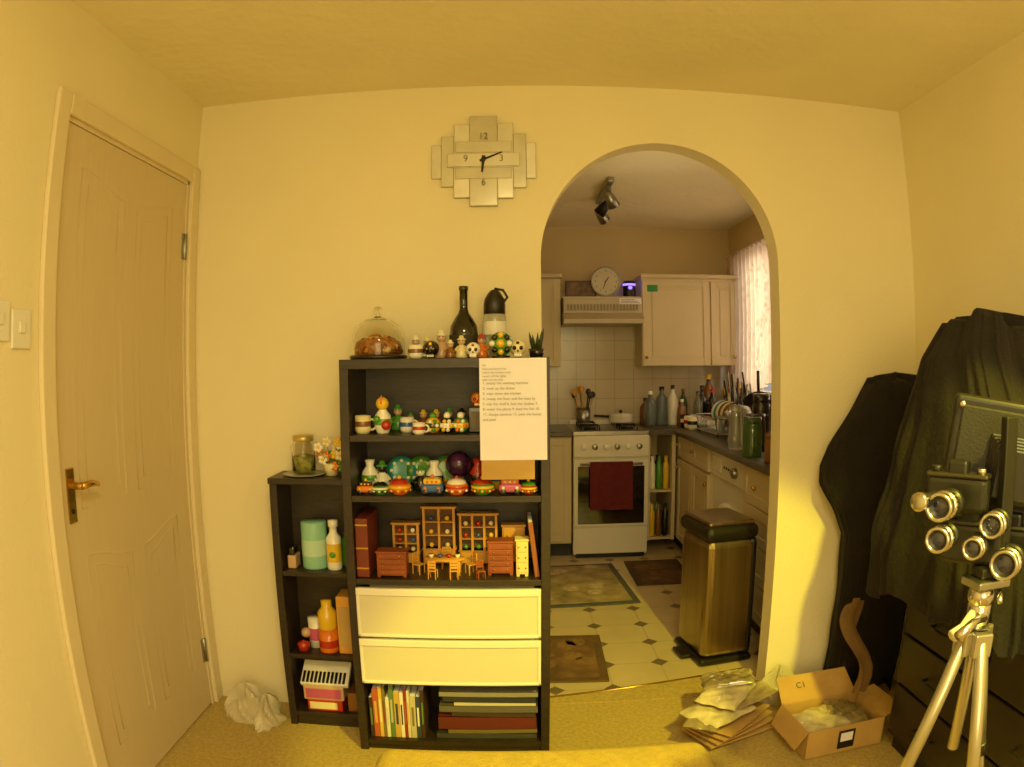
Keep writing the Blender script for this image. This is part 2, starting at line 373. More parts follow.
def fig(o,c,h,body,head,hat):
    x,y,z=c
    o.lathe([(.0001,0),(h*.26,0),(h*.3,h*.05),(h*.24,h*.3),(h*.14,h*.52),(h*.09,h*.6)],c,body,16,cap=False)
    o.sph((x,y,z+h*.72),h*.17,head,seg=14); o.lathe([(h*.2,h*.8),(h*.21,h*.83),(h*.12,h*.86),(h*.09,h*.98),(.0001,h)],c,hat,16,cap=False)
    for s_ in (-1,1):
        o.tube([(x+s_*h*.14,y,z+h*.5),(x+s_*h*.27,y-h*.08,z+h*.36),(x+s_*h*.14,y-h*.22,z+h*.3)],h*.055,body); o.sph((x+s_*h*.06,y-h*.15,z+h*.75),h*.025,C('k'),seg=6)
def bowl(o,c,w,m,rim,acc,lid=True):
    x,y,z=c
    o.lathe([(.0001,0),(w*.3,0),(w*.33,w*.05),(w*.5,w*.25),(w*.52,w*.4),(w*.44,w*.5),(w*.40,w*.5)],c,m,22,cap=False)
    o.lathe([(w*.505,w*.30),(w*.535,w*.36),(w*.51,w*.42)],c,rim,22,cap=False)
    if lid: o.lathe([(w*.44,w*.5),(w*.38,w*.62),(w*.2,w*.7),(.0001,w*.72)],c,acc,22,cap=False); o.sph((x,y,z+w*.76),w*.09,rim,seg=10)
    for a in range(9):
        q=-pi*a/8; o.sph((x+w*.46*math.cos(q),y+w*.46*math.sin(q),z+w*.2),w*.07,acc if a%2 else rim,seg=8)
def campot(o,c,w,m,lid,acc):
    x,y,z=c
    o.box((x-w/2,y-w*.35,z+w*.1),(x+w/2,y+w*.35,z+w*.5),m,w*.14,3)
    o.box((x-w*.4,y-w*.28,z+w*.46),(x+w*.4,y+w*.28,z+w*.74),lid,w*.1,3)
    o.sph((x,y,z+w*.8),w*.1,acc,seg=10)
    for sx in (-.3,.3):
        o.cyl((x+sx*w,y-w*.37,z+w*.14),(x+sx*w,y+w*.37,z+w*.14),w*.14,C('k'),seg=12)
        o.sph((x+sx*w,y-w*.37,z+w*.33),w*.08,acc,seg=8)
    for i in range(3): o.sph((x+(-.2+.2*i)*w,y-w*.29,z+w*.6),w*.06,acc,seg=8)
o=Ob('souvenir_figurines')
mug(o,(-.315,2.29,TZ),.025,.045,C('w'),C('n'))
fig(o,(-.325,2.36,TZ),.08,C('g'),C('s'),C('w')); fig(o,(-.285,2.35,TZ),.075,C('c'),C('s'),C('c'))
skull(o,(-.265,2.29,TZ),.028,C('k'),C('y')); fig(o,(-.235,2.34,TZ),.095,C('s'),C('s'),C('w')); fig(o,(-.20,2.28,TZ),.06,C('n'),C('s'),C('w'))
fig(o,(-.165,2.3,TZ),.075,C('c'),C('s'),C('c')); skull(o,(-.125,2.27,TZ),.024,C('w'),C('r')); fig(o,(-.10,2.33,TZ),.08,C('o'),C('s'),C('r'))
o.sph((-.035,2.29,TZ+.045),.04,C('g')); 
for a in range(8):
    o.sph((-.035+.028*math.cos(a*pi/4),2.258,TZ+.045+.028*math.sin(a*pi/4)),.010,C('wkyk'[a%4]),seg=8)
o.sph((-.035,2.250,TZ+.045),.014,C('y'),seg=8)
o.lathe([(.0001,0),(.03,0),(.03,.006),(.0001,.006)],(-.035,2.29,TZ),C('k'),16,cap=False)
skull(o,(.02,2.3,TZ),.028,C('c'),C('k'))
o.done()
o=Ob('aloe_plant'); GR=mat('dark_leaf','#2C3A1A',.5)
o.lathe([(.0001,0),(.022,0),(.028,.03),(.024,.03),(.0001,.026)],(.085,2.4,TZ),C('k'),16,cap=False)
for i in range(9):
    a=i*2*pi/9; l=rnd.uniform(.05,.085)
    o.tube([(.085+.01*math.cos(a),2.4+.01*math.sin(a),TZ+.02),(.085+.02*math.cos(a),2.4+.02*math.sin(a),TZ+.02+l*.6),(.085+.026*math.cos(a),2.4+.026*math.sin(a),TZ+.02+l)],[.006,.005,.0008],GR,seg=6)
o.done()

z=1.1555
o=Ob('ceramic_ornaments')
mug(o,(-.498,2.29,z),.027,.06,C('c'),C('n'))
vase(o,(-.43,2.29,z),.031,.1,C('w'),C('g')); o.sph((-.43,2.285,z+.1),.022,C('y'),seg=12); o.lathe([(.008,0),(.0001,.03)],(-.43,2.27,z+.1),C('o'),10); o.sph((-.415,2.265,z+.03),.017,C('r'),seg=10); o.sph((-.445,2.262,z+.05),.012,C('g'),seg=10)
mug(o,(-.355,2.33,z),.024,.05,C('w'),C('b')); mug(o,(-.305,2.26,z),.021,.038,C('w'),C('r'))
for X,cs in ((-.262,'ykwg'),(-.215,'kwyw'),(-.17,'gyow')):
    o.sph((X,2.29,z+.027),.027,C(cs[0]));  o.lathe([(.0272*math.cos(-.3+.2*j),.027+.0272*math.sin(-.3+.2*j)) for j in range(4)],(X,2.29,z),C(cs[1]),18,cap=False)
    for a in range(6): o.sph((X+.016*math.cos(a),2.267,z+.027+.016*math.sin(a*1.05)),.007,C(cs[2+a%2]),seg=6)
    o.sph((X,2.29,z+.058),.012,C(cs[3]),seg=8)
for i in range(6):
    fig(o,(-.40+i*.045,2.42,z),.06+.03*rnd.random(),C(rnd.choice('nkgr')),C('s'),C(rnd.choice('kgyn')))
o.box((-.145,2.30,z),(-.085,2.36,z+.085),C('k'),.004); o.box((-.138,2.296,z+.012),(-.092,2.302,z+.07),mat('photo_dark','#57432C',.4),.001)
skull(o,(-.115,2.32,z+.087),.022,C('o'),C('y'))
vase(o,(-.02,2.34,z),.03,.09,C('t'),C('w')); vase(o,(.05,2.33,z),.03,.08,C('r'),C('y'))
o.done()
z=.9555
o=Ob('painted_ceramic_pots')
for i,(X,a,b,c_) in enumerate(((-.49,'o','k','y'),(-.44,'g','w','k'),(-.375,'o','y','r'),(-.265,'b','y','o'),(-.185,'o','r','w'),(-.1,'g','y','r'),(-.01,'p','o','w'),(.05,'r','y','g'))):
    (bowl if i%3 else campot)(o,(X,2.268,z),(.058 if i in(0,1,7) else .074),C(a),C(b),C(c_))
for X,a,b in ((-.495,'w','g'),(-.27,'w','k'),(-.12,'r','k'),(-.05,'y','b')):
    vase(o,(X,2.37,z),.032,.095+rnd.uniform(0,.02),C(a),C(b))
fig(o,(-.45,2.36,z),.1,C('w'),C('k'),C('g')); fig(o,(-.315,2.35,z),.085,C('k'),C('w'),C('g'))
for X,cc,dd in ((-.39,'t','w'),(-.32,'g','c'),(-.235,'g','o')):
    M=Matrix.Translation((X,2.415,z+.056))@Matrix.Rotation(math.radians(80),4,'X')
    o.lathe([(.0001,0),(.03,0),(.05,.008),(.052,.01),(.03,.006),(.0001,.005)],(0,0,0),C(cc),24,M,cap=False)
    for a in range(8): o.sph((.035*math.cos(a*pi/4),.035*math.sin(a*pi/4),.01),.007,C(dd),seg=6,M=M)
o.sph((-.185,2.37,z+.085),.045,mat('dark_globe','#3A1A3A',.2,var=.8,vs=20)); o.lathe([(.0001,0),(.03,0),(.03,.008),(.012,.02),(.02,.044),(.0001,.044)],(-.185,2.37,z),C('n'),18,cap=False)
o.done()
# doll furniture
z=.6705
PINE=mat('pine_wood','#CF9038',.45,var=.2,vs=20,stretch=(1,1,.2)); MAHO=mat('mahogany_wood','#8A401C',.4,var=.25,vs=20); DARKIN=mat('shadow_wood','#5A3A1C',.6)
def chest(o,x,y,z,w,d,h,m,rows,knob=BRASS):
    o.box((x-w/2,y-d/2,z+h*.06),(x+w/2,y+d/2,z+h*.95),m,.001); o.box((x-w/2-.004,y-d/2-.004,z+h*.95),(x+w/2+.004,y+d/2,z+h),m,.002)
    for sx in (-1,1):
        for sy in (-1,1): o.box((x+sx*(w/2-.006)-.005,y+sy*(d/2-.006)-.005,z),(x+sx*(w/2-.006)+.005,y+sy*(d/2-.006)+.005,z+h*.08),m)
    for i in range(rows):
        za=z+h*.1+i*h*.84/rows; o.box((x-w/2+.004,y-d/2-.004,za+.001),(x+w/2-.004,y-d/2,za+h*.84/rows-.003),m,.0015)
        for s_ in (-.28,.28): o.sph((x+s_*w,y-d/2-.006,za+h*.42/rows),.003,knob,seg=8)
def hutch(o,x,y,z,w,d,h,m,n=2,b=.28):
    chest(o,x,y,z,w,d,h*b,m,1)
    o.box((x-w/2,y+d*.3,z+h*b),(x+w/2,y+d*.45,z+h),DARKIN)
    cols_=[-1+2*i/n for i in range(n+1)]
    for s_ in cols_: o.box((x+s_*(w/2-.004)-.004,y-d*.4,z+h*b),(x+s_*(w/2-.004)+.004,y+d*.4,z+h),m)
    lv=[b+(1-b)*i/3 for i in range(4)]
    for zz in lv: o.box((x-w/2,y-d*.35,z+h*zz-.0035),(x+w/2,y+d*.4,z+h*zz),m)
    o.box((x-w/2-.006,y-d*.5,z+h),(x+w/2+.006,y+d*.45,z+h+.007),m,.002)
    for i in range(n):
        for j in range(3):
            o.sph((x+(-1+(2*i+1)/n)*w*.5,y-.005,z+h*lv[j]+.010),.009,C(rnd.choice('wbrgyc')),seg=8)
def chair(o,x,y,z,h,m,ang=0):
    T0=o.T; o.T=T0@RZ(ang,(x,y,z)); w=h*.38
    for sx in (-1,1):
        for sy in (-1,1): o.cyl((x+sx*w/2,y+sy*w/2,z),(x+sx*w/2,y+sy*w/2,z+(h if sy>0 else h*.45)),h*.03,m,seg=8)
    o.box((x-w*.55,y-w*.55,z+h*.43),(x+w*.55,y+w*.55,z+h*.48),m,.001)
    for zz in (.65,.8,.95): o.box((x-w/2,y+w*.45,z+h*zz-.004),(x+w/2,y+w*.55,z+h*zz+.004),m,.001)
    o.T=T0
o=Ob('doll_chest_of_drawers'); chest(o,-.41,2.28,z,.1,.06,.09,MAHO,4); o.done()
o=Ob('doll_display_cabinet'); hutch(o,-.385,2.44,z,.095,.05,.145,PINE); o.done()
o=Ob('doll_display_cabinet'); hutch(o,-.265,2.44,z,.115,.05,.205,PINE,2); o.done()
o=Ob('doll_display_cabinet'); hutch(o,-.125,2.44,z,.135,.05,.18,PINE,3); o.done()
o=Ob('doll_chest_of_drawers'); chest(o,-.045,2.31,z,.085,.06,.12,MAHO,5); o.done()
o=Ob('doll_cupboard'); chest(o,.0,2.44,z,.08,.05,.145,PINE,2); o.done()
o=Ob('doll_cupboard'); chest(o,.028,2.29,z,.04,.05,.13,mat('cream_doll_paint','#E6CC84',.5),3); o.done()
o=Ob('doll_dining_table')
o.lathe([(.0001,.052),(.07,.052),(.072,.055),(.07,.058),(.0001,.058)],(-.235,2.30,z),PINE,32,sy=.55,cap=False)
for sx in (-.285,-.185):
    for sy in (2.28,2.32): o.lathe([(.005,0),(.003,.01),(.006,.03),(.004,.052)],(sx,sy,z),PINE,10)
for i in range(4): o.lathe([(.0001,0),(.006,0),(.009,.012),(.0001,.01)],(-.28+i*.03,2.30,z+.058),C('wbrw'[i]),10,cap=False)
o.done()
for cx_,cy_,h_,m_,an in ((-.325,2.30,.075,PINE,60),(-.27,2.243,.065,PINE,170),(-.2,2.243,.065,PINE,190),(-.145,2.30,.075,PINE,-60),(-.235,2.365,.075,PINE,0),(-.11,2.245,.06,MAHO,20)):
    o=Ob('doll_chair'); chair(o,cx_,cy_,z,h_,m_,an); o.done()
o=Ob('hardback_book'); MR=mat('maroon_leather','#6A2414',.5)
o.box((-.528,2.24,z),(-.485,2.42,z+.205),MR,.003); o.box((-.522,2.245,z+.004),(-.491,2.423,z+.201),PAPER)
for zz in (.03,.1,.18): o.box((-.5275,2.238,z+zz),(-.4855,2.24,z+zz+.006),BRASS)
o.done()
o=Ob('leaning_book'); M=Matrix.Translation((.078,2.3,z+.001))@Matrix.Rotation(math.radians(-7),4,'Y')
o.box((-.008,-.05,0),(.008,.12,.19),mat('rust_cover','#8A4A24',.5),.002,M=M); o.box((-.006,-.04,.003),(.006,.1205,.1905),PAPER,M=M); o.done()
z=.0455
o=Ob('books_row'); x=-.522
bc=['#3A2416','#B4522A','#D9B24A','#7A6A2C','#E6DFC4','#5A7A3A','#C9A24A','#E9E2CC','#8A2A1C','#D8CDA8','#C0B48A','#2A3A4A']
for i in range(13):
    w=rnd.choice([.010,.013,.016,.02]); h=rnd.uniform(.16,.215); d=rnd.uniform(.14,.2)
    if x+w>-.30: break
    m=mat('book_cover_'+bc[i%12],bc[i%12],.6)
    o.box((x,2.245,z),(x+w,2.245+d,z+h),m,.0015); o.box((x+.0015,2.25,z+.003),(x+w-.0015,2.247+d,z+h+.0005),PAPER)
    o.box((x+w*.3,2.2435,z+h*.3),(x+w*.7,2.2455,z+h*.75),mat('book_cover_'+bc[(i+5)%12],bc[(i+5)%12],.6))
    x+=w+.001
o.done()
o=Ob('magazine_stack')
zz=z
for w,d,h,cc in ((.37,.2,.022,'#3A3A34'),(.33,.2,.018,'#6A5A3A'),(.36,.19,.052,'#5A1C12'),(.31,.19,.018,'#3C2A1A'),(.36,.2,.028,'#5A5444'),(.30,.19,.014,'#C8BC98'),(.34,.19,.022,'#2A2A28'),(.36,.2,.02,'#8A8470')):
    x1=.082-rnd.uniform(0,.012)
    mm=mat('mag_'+cc,cc,.6); M=RZ(rnd.uniform(-2,2),(x1-w/2,2.35,0)); w-=.012
    o.box((x1-w,2.25,zz),(x1,2.25+d,zz+.002),mm,M=M); o.box((x1-w,2.25,zz+h-.002),(x1,2.25+d,zz+h),mm,M=M); o.box((x1-w,2.25,zz),(x1,2.254,zz+h),mm,M=M); o.box((x1-w+.003,2.254,zz+.002),(x1-.003,2.25+d-.004,zz+h-.002),PAPER,M=M); zz+=h
o.done()

# ---------------------------------------------------------------- low bookcase
sx0,sx1,sy0,sy1=-.872,-.564,2.37,2.545
o=Ob('low_bookcase')
o.box((sx0,sy0,0),(sx0+.028,sy1,.985),BLKWOOD,.002); o.box((sx1-.028,sy0,0),(sx1,sy1,.985),BLKWOOD,.002)
o.box((sx0-.004,sy0-.006,.965),(sx1,sy1,.987),BLKWOOD,.002); o.box((sx0+.028,sy1-.01,.03),(sx1-.028,sy1-.003,.965),BLKWOOD)
for zz in (.64,.31,.06): o.box((sx0+.028,sy0+.004,zz-.018),(sx1-.028,sy1-.01,zz),BLKWOOD,.001)
o.box((sx0+.028,sy0+.012,0),(sx1-.028,sy0+.025,.042),BLKWOOD); o.done()
z=.988
o=Ob('serving_plate'); o.lathe([(.0001,0),(.05,0),(.078,.004),(.08,.006),(.05,.003),(.0001,.002)],(-.76,2.45,z),mat('clear_plastic','#C9D0C0',.15,trans=.7),28,cap=False); o.done()
o=Ob('glass_jar'); c=(-.76,2.45,z+.007)
o.lathe([(.0001,.001),(.04,.001),(.044,.008),(.044,.10),(.036,.115),(.036,.125),(.033,.125),(.033,.113),(.041,.1),(.041,.01),(.0001,.005)],c,GLASS,28,cap=False)
o.lathe([(.037,.118),(.039,.12),(.039,.138),(.0001,.14)],c,mat('jar_lid','#C8B46A',.35,.6),28,cap=False)
o.lathe([(.0001,.006),(.04,.006),(.04,.06),(.0001,.07)],c,mat('pot_pourri','#9E9A4A',.8,var=.6,vs=60),20,cap=False); o.done()
o=Ob('artificial_flowers')
for i in range(24):
    x=-.66+rnd.uniform(-.04,.055); y=2.43+rnd.uniform(-.02,.05); h=rnd.uniform(.03,.13)
    o.tube([(-.655,2.45,z+.02),((x-.655)/2,(y+2.45)/2,z+h*.6),(x,y,z+h)],.0015,mat('stem_green','#5A7A3A',.6),seg=5)
    m=C(rnd.choice('yyoywrgc')); o.sph((x,y,z+h),.008,C('y'),seg=8)
    for a in range(5): o.sph((x+.011*math.cos(a*1.26),y-.003,z+h+.011*math.sin(a*1.26)),.008,m,sy=.4,seg=8)
o.lathe([(.0001,0),(.022,0),(.03,.04),(.026,.045),(.0001,.03)],(-.655,2.45,z),C('c'),16,cap=False)
o.done()
z=.6405
o=Ob('toiletry_bottles')
o.lathe([(.0001,0),(.046,0),(.048,.005),(.048,.17),(.046,.175),(.0001,.175)],(-.735,2.45,z),mat('mint_tin','#8FC8A8',.4,var=.05),28,cap=False)
o.lathe([(.0485,.05),(.0485,.11)],(-.735,2.45,z),mat('mint_label','#B8DCC0',.5),28,cap=False)
o.lathe([(.0001,0),(.026,0),(.028,.006),(.028,.12),(.014,.14),(.014,.16),(.018,.162),(.018,.185),(.0001,.187)],(-.655,2.43,z),C('w'),22,cap=False)
o.lathe([(.0285,.03),(.0285,.1)],(-.655,2.43,z),C('y'),22,cap=False)
o.sph((-.655,2.402,z+.06),.012,C('g'),sy=.2)
o.lathe([(.0001,0),(.024,0),(.026,.005),(.02,.1),(.01,.11),(.01,.125),(.0001,.126)],(-.62,2.49,z),C('g'),20,cap=False)
o.box((-.832,2.41,z),(-.8,2.47,z+.05),C('s'),.004); o.box((-.825,2.41,z+.051),(-.805,2.46,z+.08),C('k'),.004); o.done()
z=.3105
o=Ob('food_tins')
o.lathe([(.0001,0),(.036,0),(.038,.004),(.038,.09),(.0001,.09)],(-.70,2.43,z),C('o'),24,cap=False); o.lathe([(.0385,.02),(.0385,.05)],(-.70,2.43,z),C('r'),24,cap=False)
o.lathe([(.0001,.091),(.034,.091),(.036,.1),(.036,.16),(.02,.18),(.02,.205),(.0001,.207)],(-.70,2.43,z),C('y'),24,cap=False)
o.lathe([(.0001,0),(.03,0),(.03,.12),(.0001,.12)],(-.76,2.47,z),C('w'),24,cap=False); o.lathe([(.0305,.03),(.0305,.08)],(-.76,2.47,z),C('p'),24,cap=False)
o.box((-.655,2.40,z),(-.597,2.5,z+.23),PINE,.004); o.box((-.648,2.397,z+.03),(-.602,2.4,z+.19),CARD)
o.lathe([(.0001,0),(.022,0),(.024,.03),(.0001,.04)],(-.80,2.42,z),C('r'),18,cap=False); o.sph((-.795,2.45,z+.06),.02,C('s'))
o.done()
z=.0605
o=Ob('toy_boxes')
o.box((-.80,2.39,z),(-.66,2.5,z+.05),C('r'),.004); o.box((-.79,2.387,z+.01),(-.68,2.39,z+.04),C('c'),.001)
o.box((-.64,2.4,z),(-.60,2.5,z+.08),C('n'),.003)
o.box((-.81,2.385,z+.051),(-.65,2.5,z+.11),C('s'),.004); o.box((-.80,2.382,z+.06),(-.66,2.385,z+.1),C('p'),.001)
M=Matrix.Translation((-.72,2.44,z+.145))@Matrix.Rotation(math.radians(35),4,'X')
o.box((-.1,-.06,-.008),(.09,.05,.014),C('w'),.004,M=M)
for i in range(11): o.box((-.092+i*.016,-.055,.014),(-.082+i*.016,-.005,.02),C('k'),.001,M=M)
o.done()
BAG=mat('plastic_bag_white','#E6DAB4',.35,var=.05,trans=.3)
def crump(o,c,rx,ry,h,m,seed=0,n=40,amp=.35):
    R=random.Random(seed); ph=[(round(R.uniform(2,8)),R.uniform(0,6),R.uniform(2,9)) for _ in range(7)]
    def f(u,v):
        a=u*2*pi; e=v*pi/2
        d=1+amp*sum(math.sin(p[0]*a+p[1]+p[2]*e) for p in ph)/4
        rr=math.cos(e)
        return (c[0]+rx*rr*d*math.cos(a),c[1]+ry*rr*d*math.sin(a),c[2]+.002+max(0,h*math.sin(e)*(1+amp*.8*math.sin(5*a+3*e+seed))))
    o.grid(f,n,16,m,closeu=True,smooth=False)
def pillow(o,c,w,d,h,m,ang=0,tilt=0,seed=0):
    R=random.Random(seed); p1,p2,p3=[R.uniform(0,6) for _ in range(3)]
    M=Matrix.Translation(c)@Matrix.Rotation(math.radians(ang),4,'Z')@Matrix.Rotation(math.radians(tilt),4,'Y')
    for sgn in (1,-1):
        def f(u,v):
            x=(u-.5)*2; y=(v-.5)*2; e=(max(0,(1-x**6)*(1-y**6)))**.5
            wr=1+.12*math.sin(3.5*x+2*y+p1)+.08*math.sin(5*y-3*x+p2)-.16*abs(math.sin(4*x-5*y+p3))-.10*abs(math.sin(7*x+4*y+p2))
            return (x*w/2*(1+.03*math.sin(7*y+p3)),y*d/2*(1+.03*math.sin(6*x+p1)),h/2*e*wr if sgn>0 else -h*.25*e)
        o.grid(f,36,32,m,smooth=True,M=M)
o=Ob('plastic_bag'); crump(o,(-1.06,2.40,0),.09,.07,.12,BAG,3); crump(o,(-.96,2.37,0),.05,.08,.1,BAG,4); o.done()

# ---------------------------------------------------------------- kitchen
TILE=tile_mat('white_wall_tiles','#C8B998','#A39474',.15,'XZ',gw=.015,rough=.2)
o=Ob('wall_kitchen_tiles'); o.box((-.5,5.411,.9),(1.75,5.42,1.95),TILE); o.done()
def shaker(o,h0,z0,h1,z1,p,axis,m,knob=True,kside=1):
    def B(ha,za,hb,zb,d0,d1,bev=.002):
        if axis=='Y': o.box((ha,p-d1,za),(hb,p-d0,zb),m,bev)
        else: o.box((p-d1,ha,za),(p-d0,hb,zb),m,bev)
    B(h0,z0,h1,z1,0,.012); f=.05
    B(h0,z0,h0+f,z1,.012,.02);B(h1-f,z0,h1,z1,.012,.02);B(h0+f,z0,h1-f,z0+f,.012,.02);B(h0+f,z1-f,h1-f,z1,.012,.02)
    if h1-h0>.2 and z1-z0>.2: B(h0+f+.02,z0+f+.02,h1-f-.02,z1-f-.02,.012,.017,.004)
    if knob:
        kh=h1-.025 if kside>0 else h0+.025; kz=z0+.06 if z0>1 else z1-.06
        if axis=='Y': o.sph((kh,p-.03,kz),.013,BRASS,seg=10)
        else: o.sph((p-.03,kh,kz),.013,BRASS,seg=10)
o=Ob('wall_cabinet'); 
o.box((.96,5.09,1.35),(1.70,5.41,2.0),KCAB,.002); shaker(o,.965,1.355,1.48,1.99,5.09,'Y',KCAB,True,-1); shaker(o,1.49,1.355,1.695,1.99,5.09,'Y',KCAB)
o.box((.95,5.04,2.0),(1.71,5.41,2.03),KCAB,.006); o.box((.955,5.06,1.98),(1.705,5.09,2.0),KCAB,.004)
o.box((1.0,5.068,1.90),(1.08,5.07,1.95),mat('green_sticker','#1E8A4A',.5),0); o.done()
o=Ob('wall_cabinet'); o.box((-.3,5.09,1.35),(.36,5.41,2.0),KCAB,.002); shaker(o,.1,1.355,.355,1.99,5.09,'Y',KCAB,True,-1); shaker(o,-.295,1.355,.09,1.99,5.09,'Y',KCAB); o.box((-.3,5.04,2.0),(.37,5.41,2.03),KCAB,.006); o.done()
o=Ob('cooker_hood'); HM=mat('hood_beige','#B8A888',.4,var=.03)
o.box((.375,5.0,1.72),(.945,5.41,1.84),HM,.006); o.prism([(.37,4.93,1.66),(.37,4.93,1.69),(.37,5.0,1.74),(.37,5.41,1.74),(.37,5.41,1.66)],(.58,0,0),HM)
for i in range(22): o.box((.40+i*.024,4.99,1.755),(.413+i*.024,5.0,1.80),mat('hood_vent','#8A7A5C',.5),.001)
o.box((.375,5.03,1.84),(.945,5.41,1.86),KCAB,.003); o.done()
o=Ob('kitchen_clock')
M=Matrix.Translation((.69,5.07,1.972))@XZ
o.lathe([(.0001,0),(.105,0),(.11,.01),(.11,.025),(.10,.028),(.098,.018),(.0001,.018)],(0,0,0),STEEL,40,M,cap=False)
o.lathe([(.0001,.019),(.097,.019)],(0,0,0),mat('dial_paper','#C8BCA0',.6),40,M,cap=False)
for i in range(12):
    a=i*pi/6; o.text(str(12 if i==0 else i),.022,M@Matrix.Translation((.078*math.sin(a),.078*math.cos(a),.021)),INK)
for a,l,w in ((200,.06,.004),(35,.04,.005)):
    M2=M@Matrix.Rotation(math.radians(-a),4,'Z'); o.prism([(-w,-.01,.022),(w,-.01,.022),(w*.5,l,.022),(-w*.5,l,.022)],(0,0,.002),BLACKM,M2)
o.done()
o=Ob('framed_picture'); o.box((.40,5.12,1.861),(.63,5.15,1.985),mat('dark_frame','#3A2218',.4),.004); o.box((.415,5.115,1.875),(.615,5.12,1.972),mat('picture_print','#6A4A34',.5,var=.7,vs=30)); o.done()
o=Ob('smart_speaker'); o.lathe([(.0001,0),(.045,0),(.047,.01),(.047,.11),(.04,.12),(.0001,.12)],(.875,5.12,1.861),BLACKP,24,cap=False); o.lathe([(.0475,.085),(.0475,.1)],(.875,5.12,1.861),mat('purple_glow','#6A50FF',.4,emi=4),24,cap=False)
o.sph((.875,5.085,1.93),.018,mat('purple_glow','#5A40FF'),seg=12); o.done()
o=Ob('shelf_label'); o.box((.78,4.988,1.80),(.94,4.994,1.842),PAPER,.001)
for i in range(3): o.box((.79,4.987,1.808+i*.011),(.93-.02*i,4.988,1.812+i*.011),INK)
o.done()
o=Ob('gas_cooker'); a0,a1,cy=.42,.95,4.80
o.box((a0,cy+.01,.02),(a1,5.4,.90),WHITEG,.004)
o.box((a0,cy,.03),(a1,cy+.012,.22),WHITEG,.005); o.box((a0,cy-.01,.23),(a1,cy+.012,.71),WHITEG,.006)
o.box((a0+.03,cy-.014,.25),(a1-.03,cy-.009,.66),mat('oven_glass','#14100C',.1,var=0,coat=.6),.004)
o.box((a0,cy-.015,.725),(a1,cy+.012,.875),WHITEG,.006)
for i in range(6): o.cyl((a0+.07+i*.078,cy-.015,.80),(a0+.07+i*.078,cy-.04,.80),.02,STEEL if i%2 else WHITEP,seg=16)
o.tube([(a0+.05,cy-.01,.675),(a0+.05,cy-.045,.68),(a1-.05,cy-.045,.68),(a1-.05,cy-.01,.675)],.009,STEEL)
o.box((a0-.003,cy,.875),(a1+.003,5.4,.905),STEEL,.004)
for ix in (.55,.82):
    for iy in (4.95,5.22):
        o.cyl((ix,iy,.905),(ix,iy,.92),.045,BLACKM); 
        for q in range(4): o.tube([(ix,iy,.935),(ix+.09*math.cos(q*pi/2+.78),iy+.09*math.sin(q*pi/2+.78),.935),(ix+.09*math.cos(q*pi/2+.78),iy+.09*math.sin(q*pi/2+.78),.905)],.005,BLACKM,seg=6)
o.box((a0+.02,5.36,.905),(a1-.02,5.385,.94),WHITEG,.006)
o.box((a0+.02,cy+.0,.0),(a1-.02,5.3,.03),BLACKM)
o.done()
o=Ob('tea_towel'); TW=mat('red_towel','#5E181C',.95,var=.2,vs=30,bump=.5,bs=200)
def tf(u,v):
    x=.53+.30*u; z=.36+.335*v
    return (x,cy-.056-.006*math.sin(u*14)*(1-v),z)
o.grid(tf,30,14,TW)
def tf2(u,v): a=pi*v; return (.53+.30*u,cy-.045-.012*math.cos(a),.69+.008*math.sin(a))
o.grid(tf2,30,8,TW); o.done()
o=Ob('utensil_pot'); c=(.53,5.2,.941)
o.lathe([(.0001,0),(.05,0),(.055,.01),(.055,.10),(.05,.10),(.05,.02),(.0001,.015)],c,STEEL,24,cap=False)
for i in range(7):
    a=i*.9; x=.53+.03*math.cos(a); y=5.2+.03*math.sin(a); o.tube([(x,y,.96),(x+.04*math.cos(a),y+.03*math.sin(a),1.12+.02*(i%3))],.005,rnd.choice([BLACKM,PINE,STEEL]),seg=6); o.sph((x+.042*math.cos(a),y+.03*math.sin(a),1.14+.02*(i%3)),.02,rnd.choice([BLACKM,PINE]),sy=.4,sz=1.3,seg=10)
o.done()
o=Ob('saucepan'); c=(.80,5.12,.941)
o.lathe([(.0001,0),(.085,0),(.09,.01),(.09,.05),(.092,.052),(.05,.062),(.0001,.066)],c,WHITEG,28,cap=False); o.sph((c[0],c[1],c[2]+.075),.014,BLACKP,seg=10); o.tube([(c[0]-.09,c[1],c[2]+.04),(c[0]-.2,c[1]-.03,c[2]+.05)],.009,BLACKP); o.done()
o=Ob('base_cabinet')
o.box((-.45,4.84,.1),(.41,5.41,.87),KCAB,.002); o.box((-.45,4.88,0),(.41,5.4,.1),BLACKP)
shaker(o,.13,.12,.405,.86,4.84,'Y',KCAB,True,-1); shaker(o,-.3,.12,.12,.86,4.84,'Y',KCAB)
o.box((-.46,4.80,.87),(.415,5.41,.905),WORK,.006); o.done()
o=Ob('kitchen_counter')
o.box((.96,4.86,.1),(.975,5.4,.87),KCAB); o.box((1.135,4.86,.1),(1.16,5.4,.87),KCAB)
for zz in (.1,.45): o.box((.975,4.88,zz),(1.135,5.4,zz+.015),KCAB)
for a,b in ((2.75,3.40),(4.05,5.41)): o.box((1.19,a,.1),(1.75,b,.87),KCAB,.002); o.box((1.24,a,0),(1.75,b,.1),BLACKP)
shaker(o,4.06,.12,4.43,.70,1.19,'X',KCAB,True,-1); shaker(o,4.44,.12,4.84,.70,1.19,'X',KCAB)
shaker(o,4.06,.72,4.43,.86,1.19,'X',KCAB); shaker(o,4.44,.72,4.84,.86,1.19,'X',KCAB)
for i in range(4): shaker(o,2.76,.12+i*.187,3.39,.12+i*.187+.18,1.19,'X',KCAB,False); 
for i in range(4):
    for yy in (2.95,3.2): o.sph((1.16,yy,.12+i*.187+.09),.013,BRASS,seg=10)
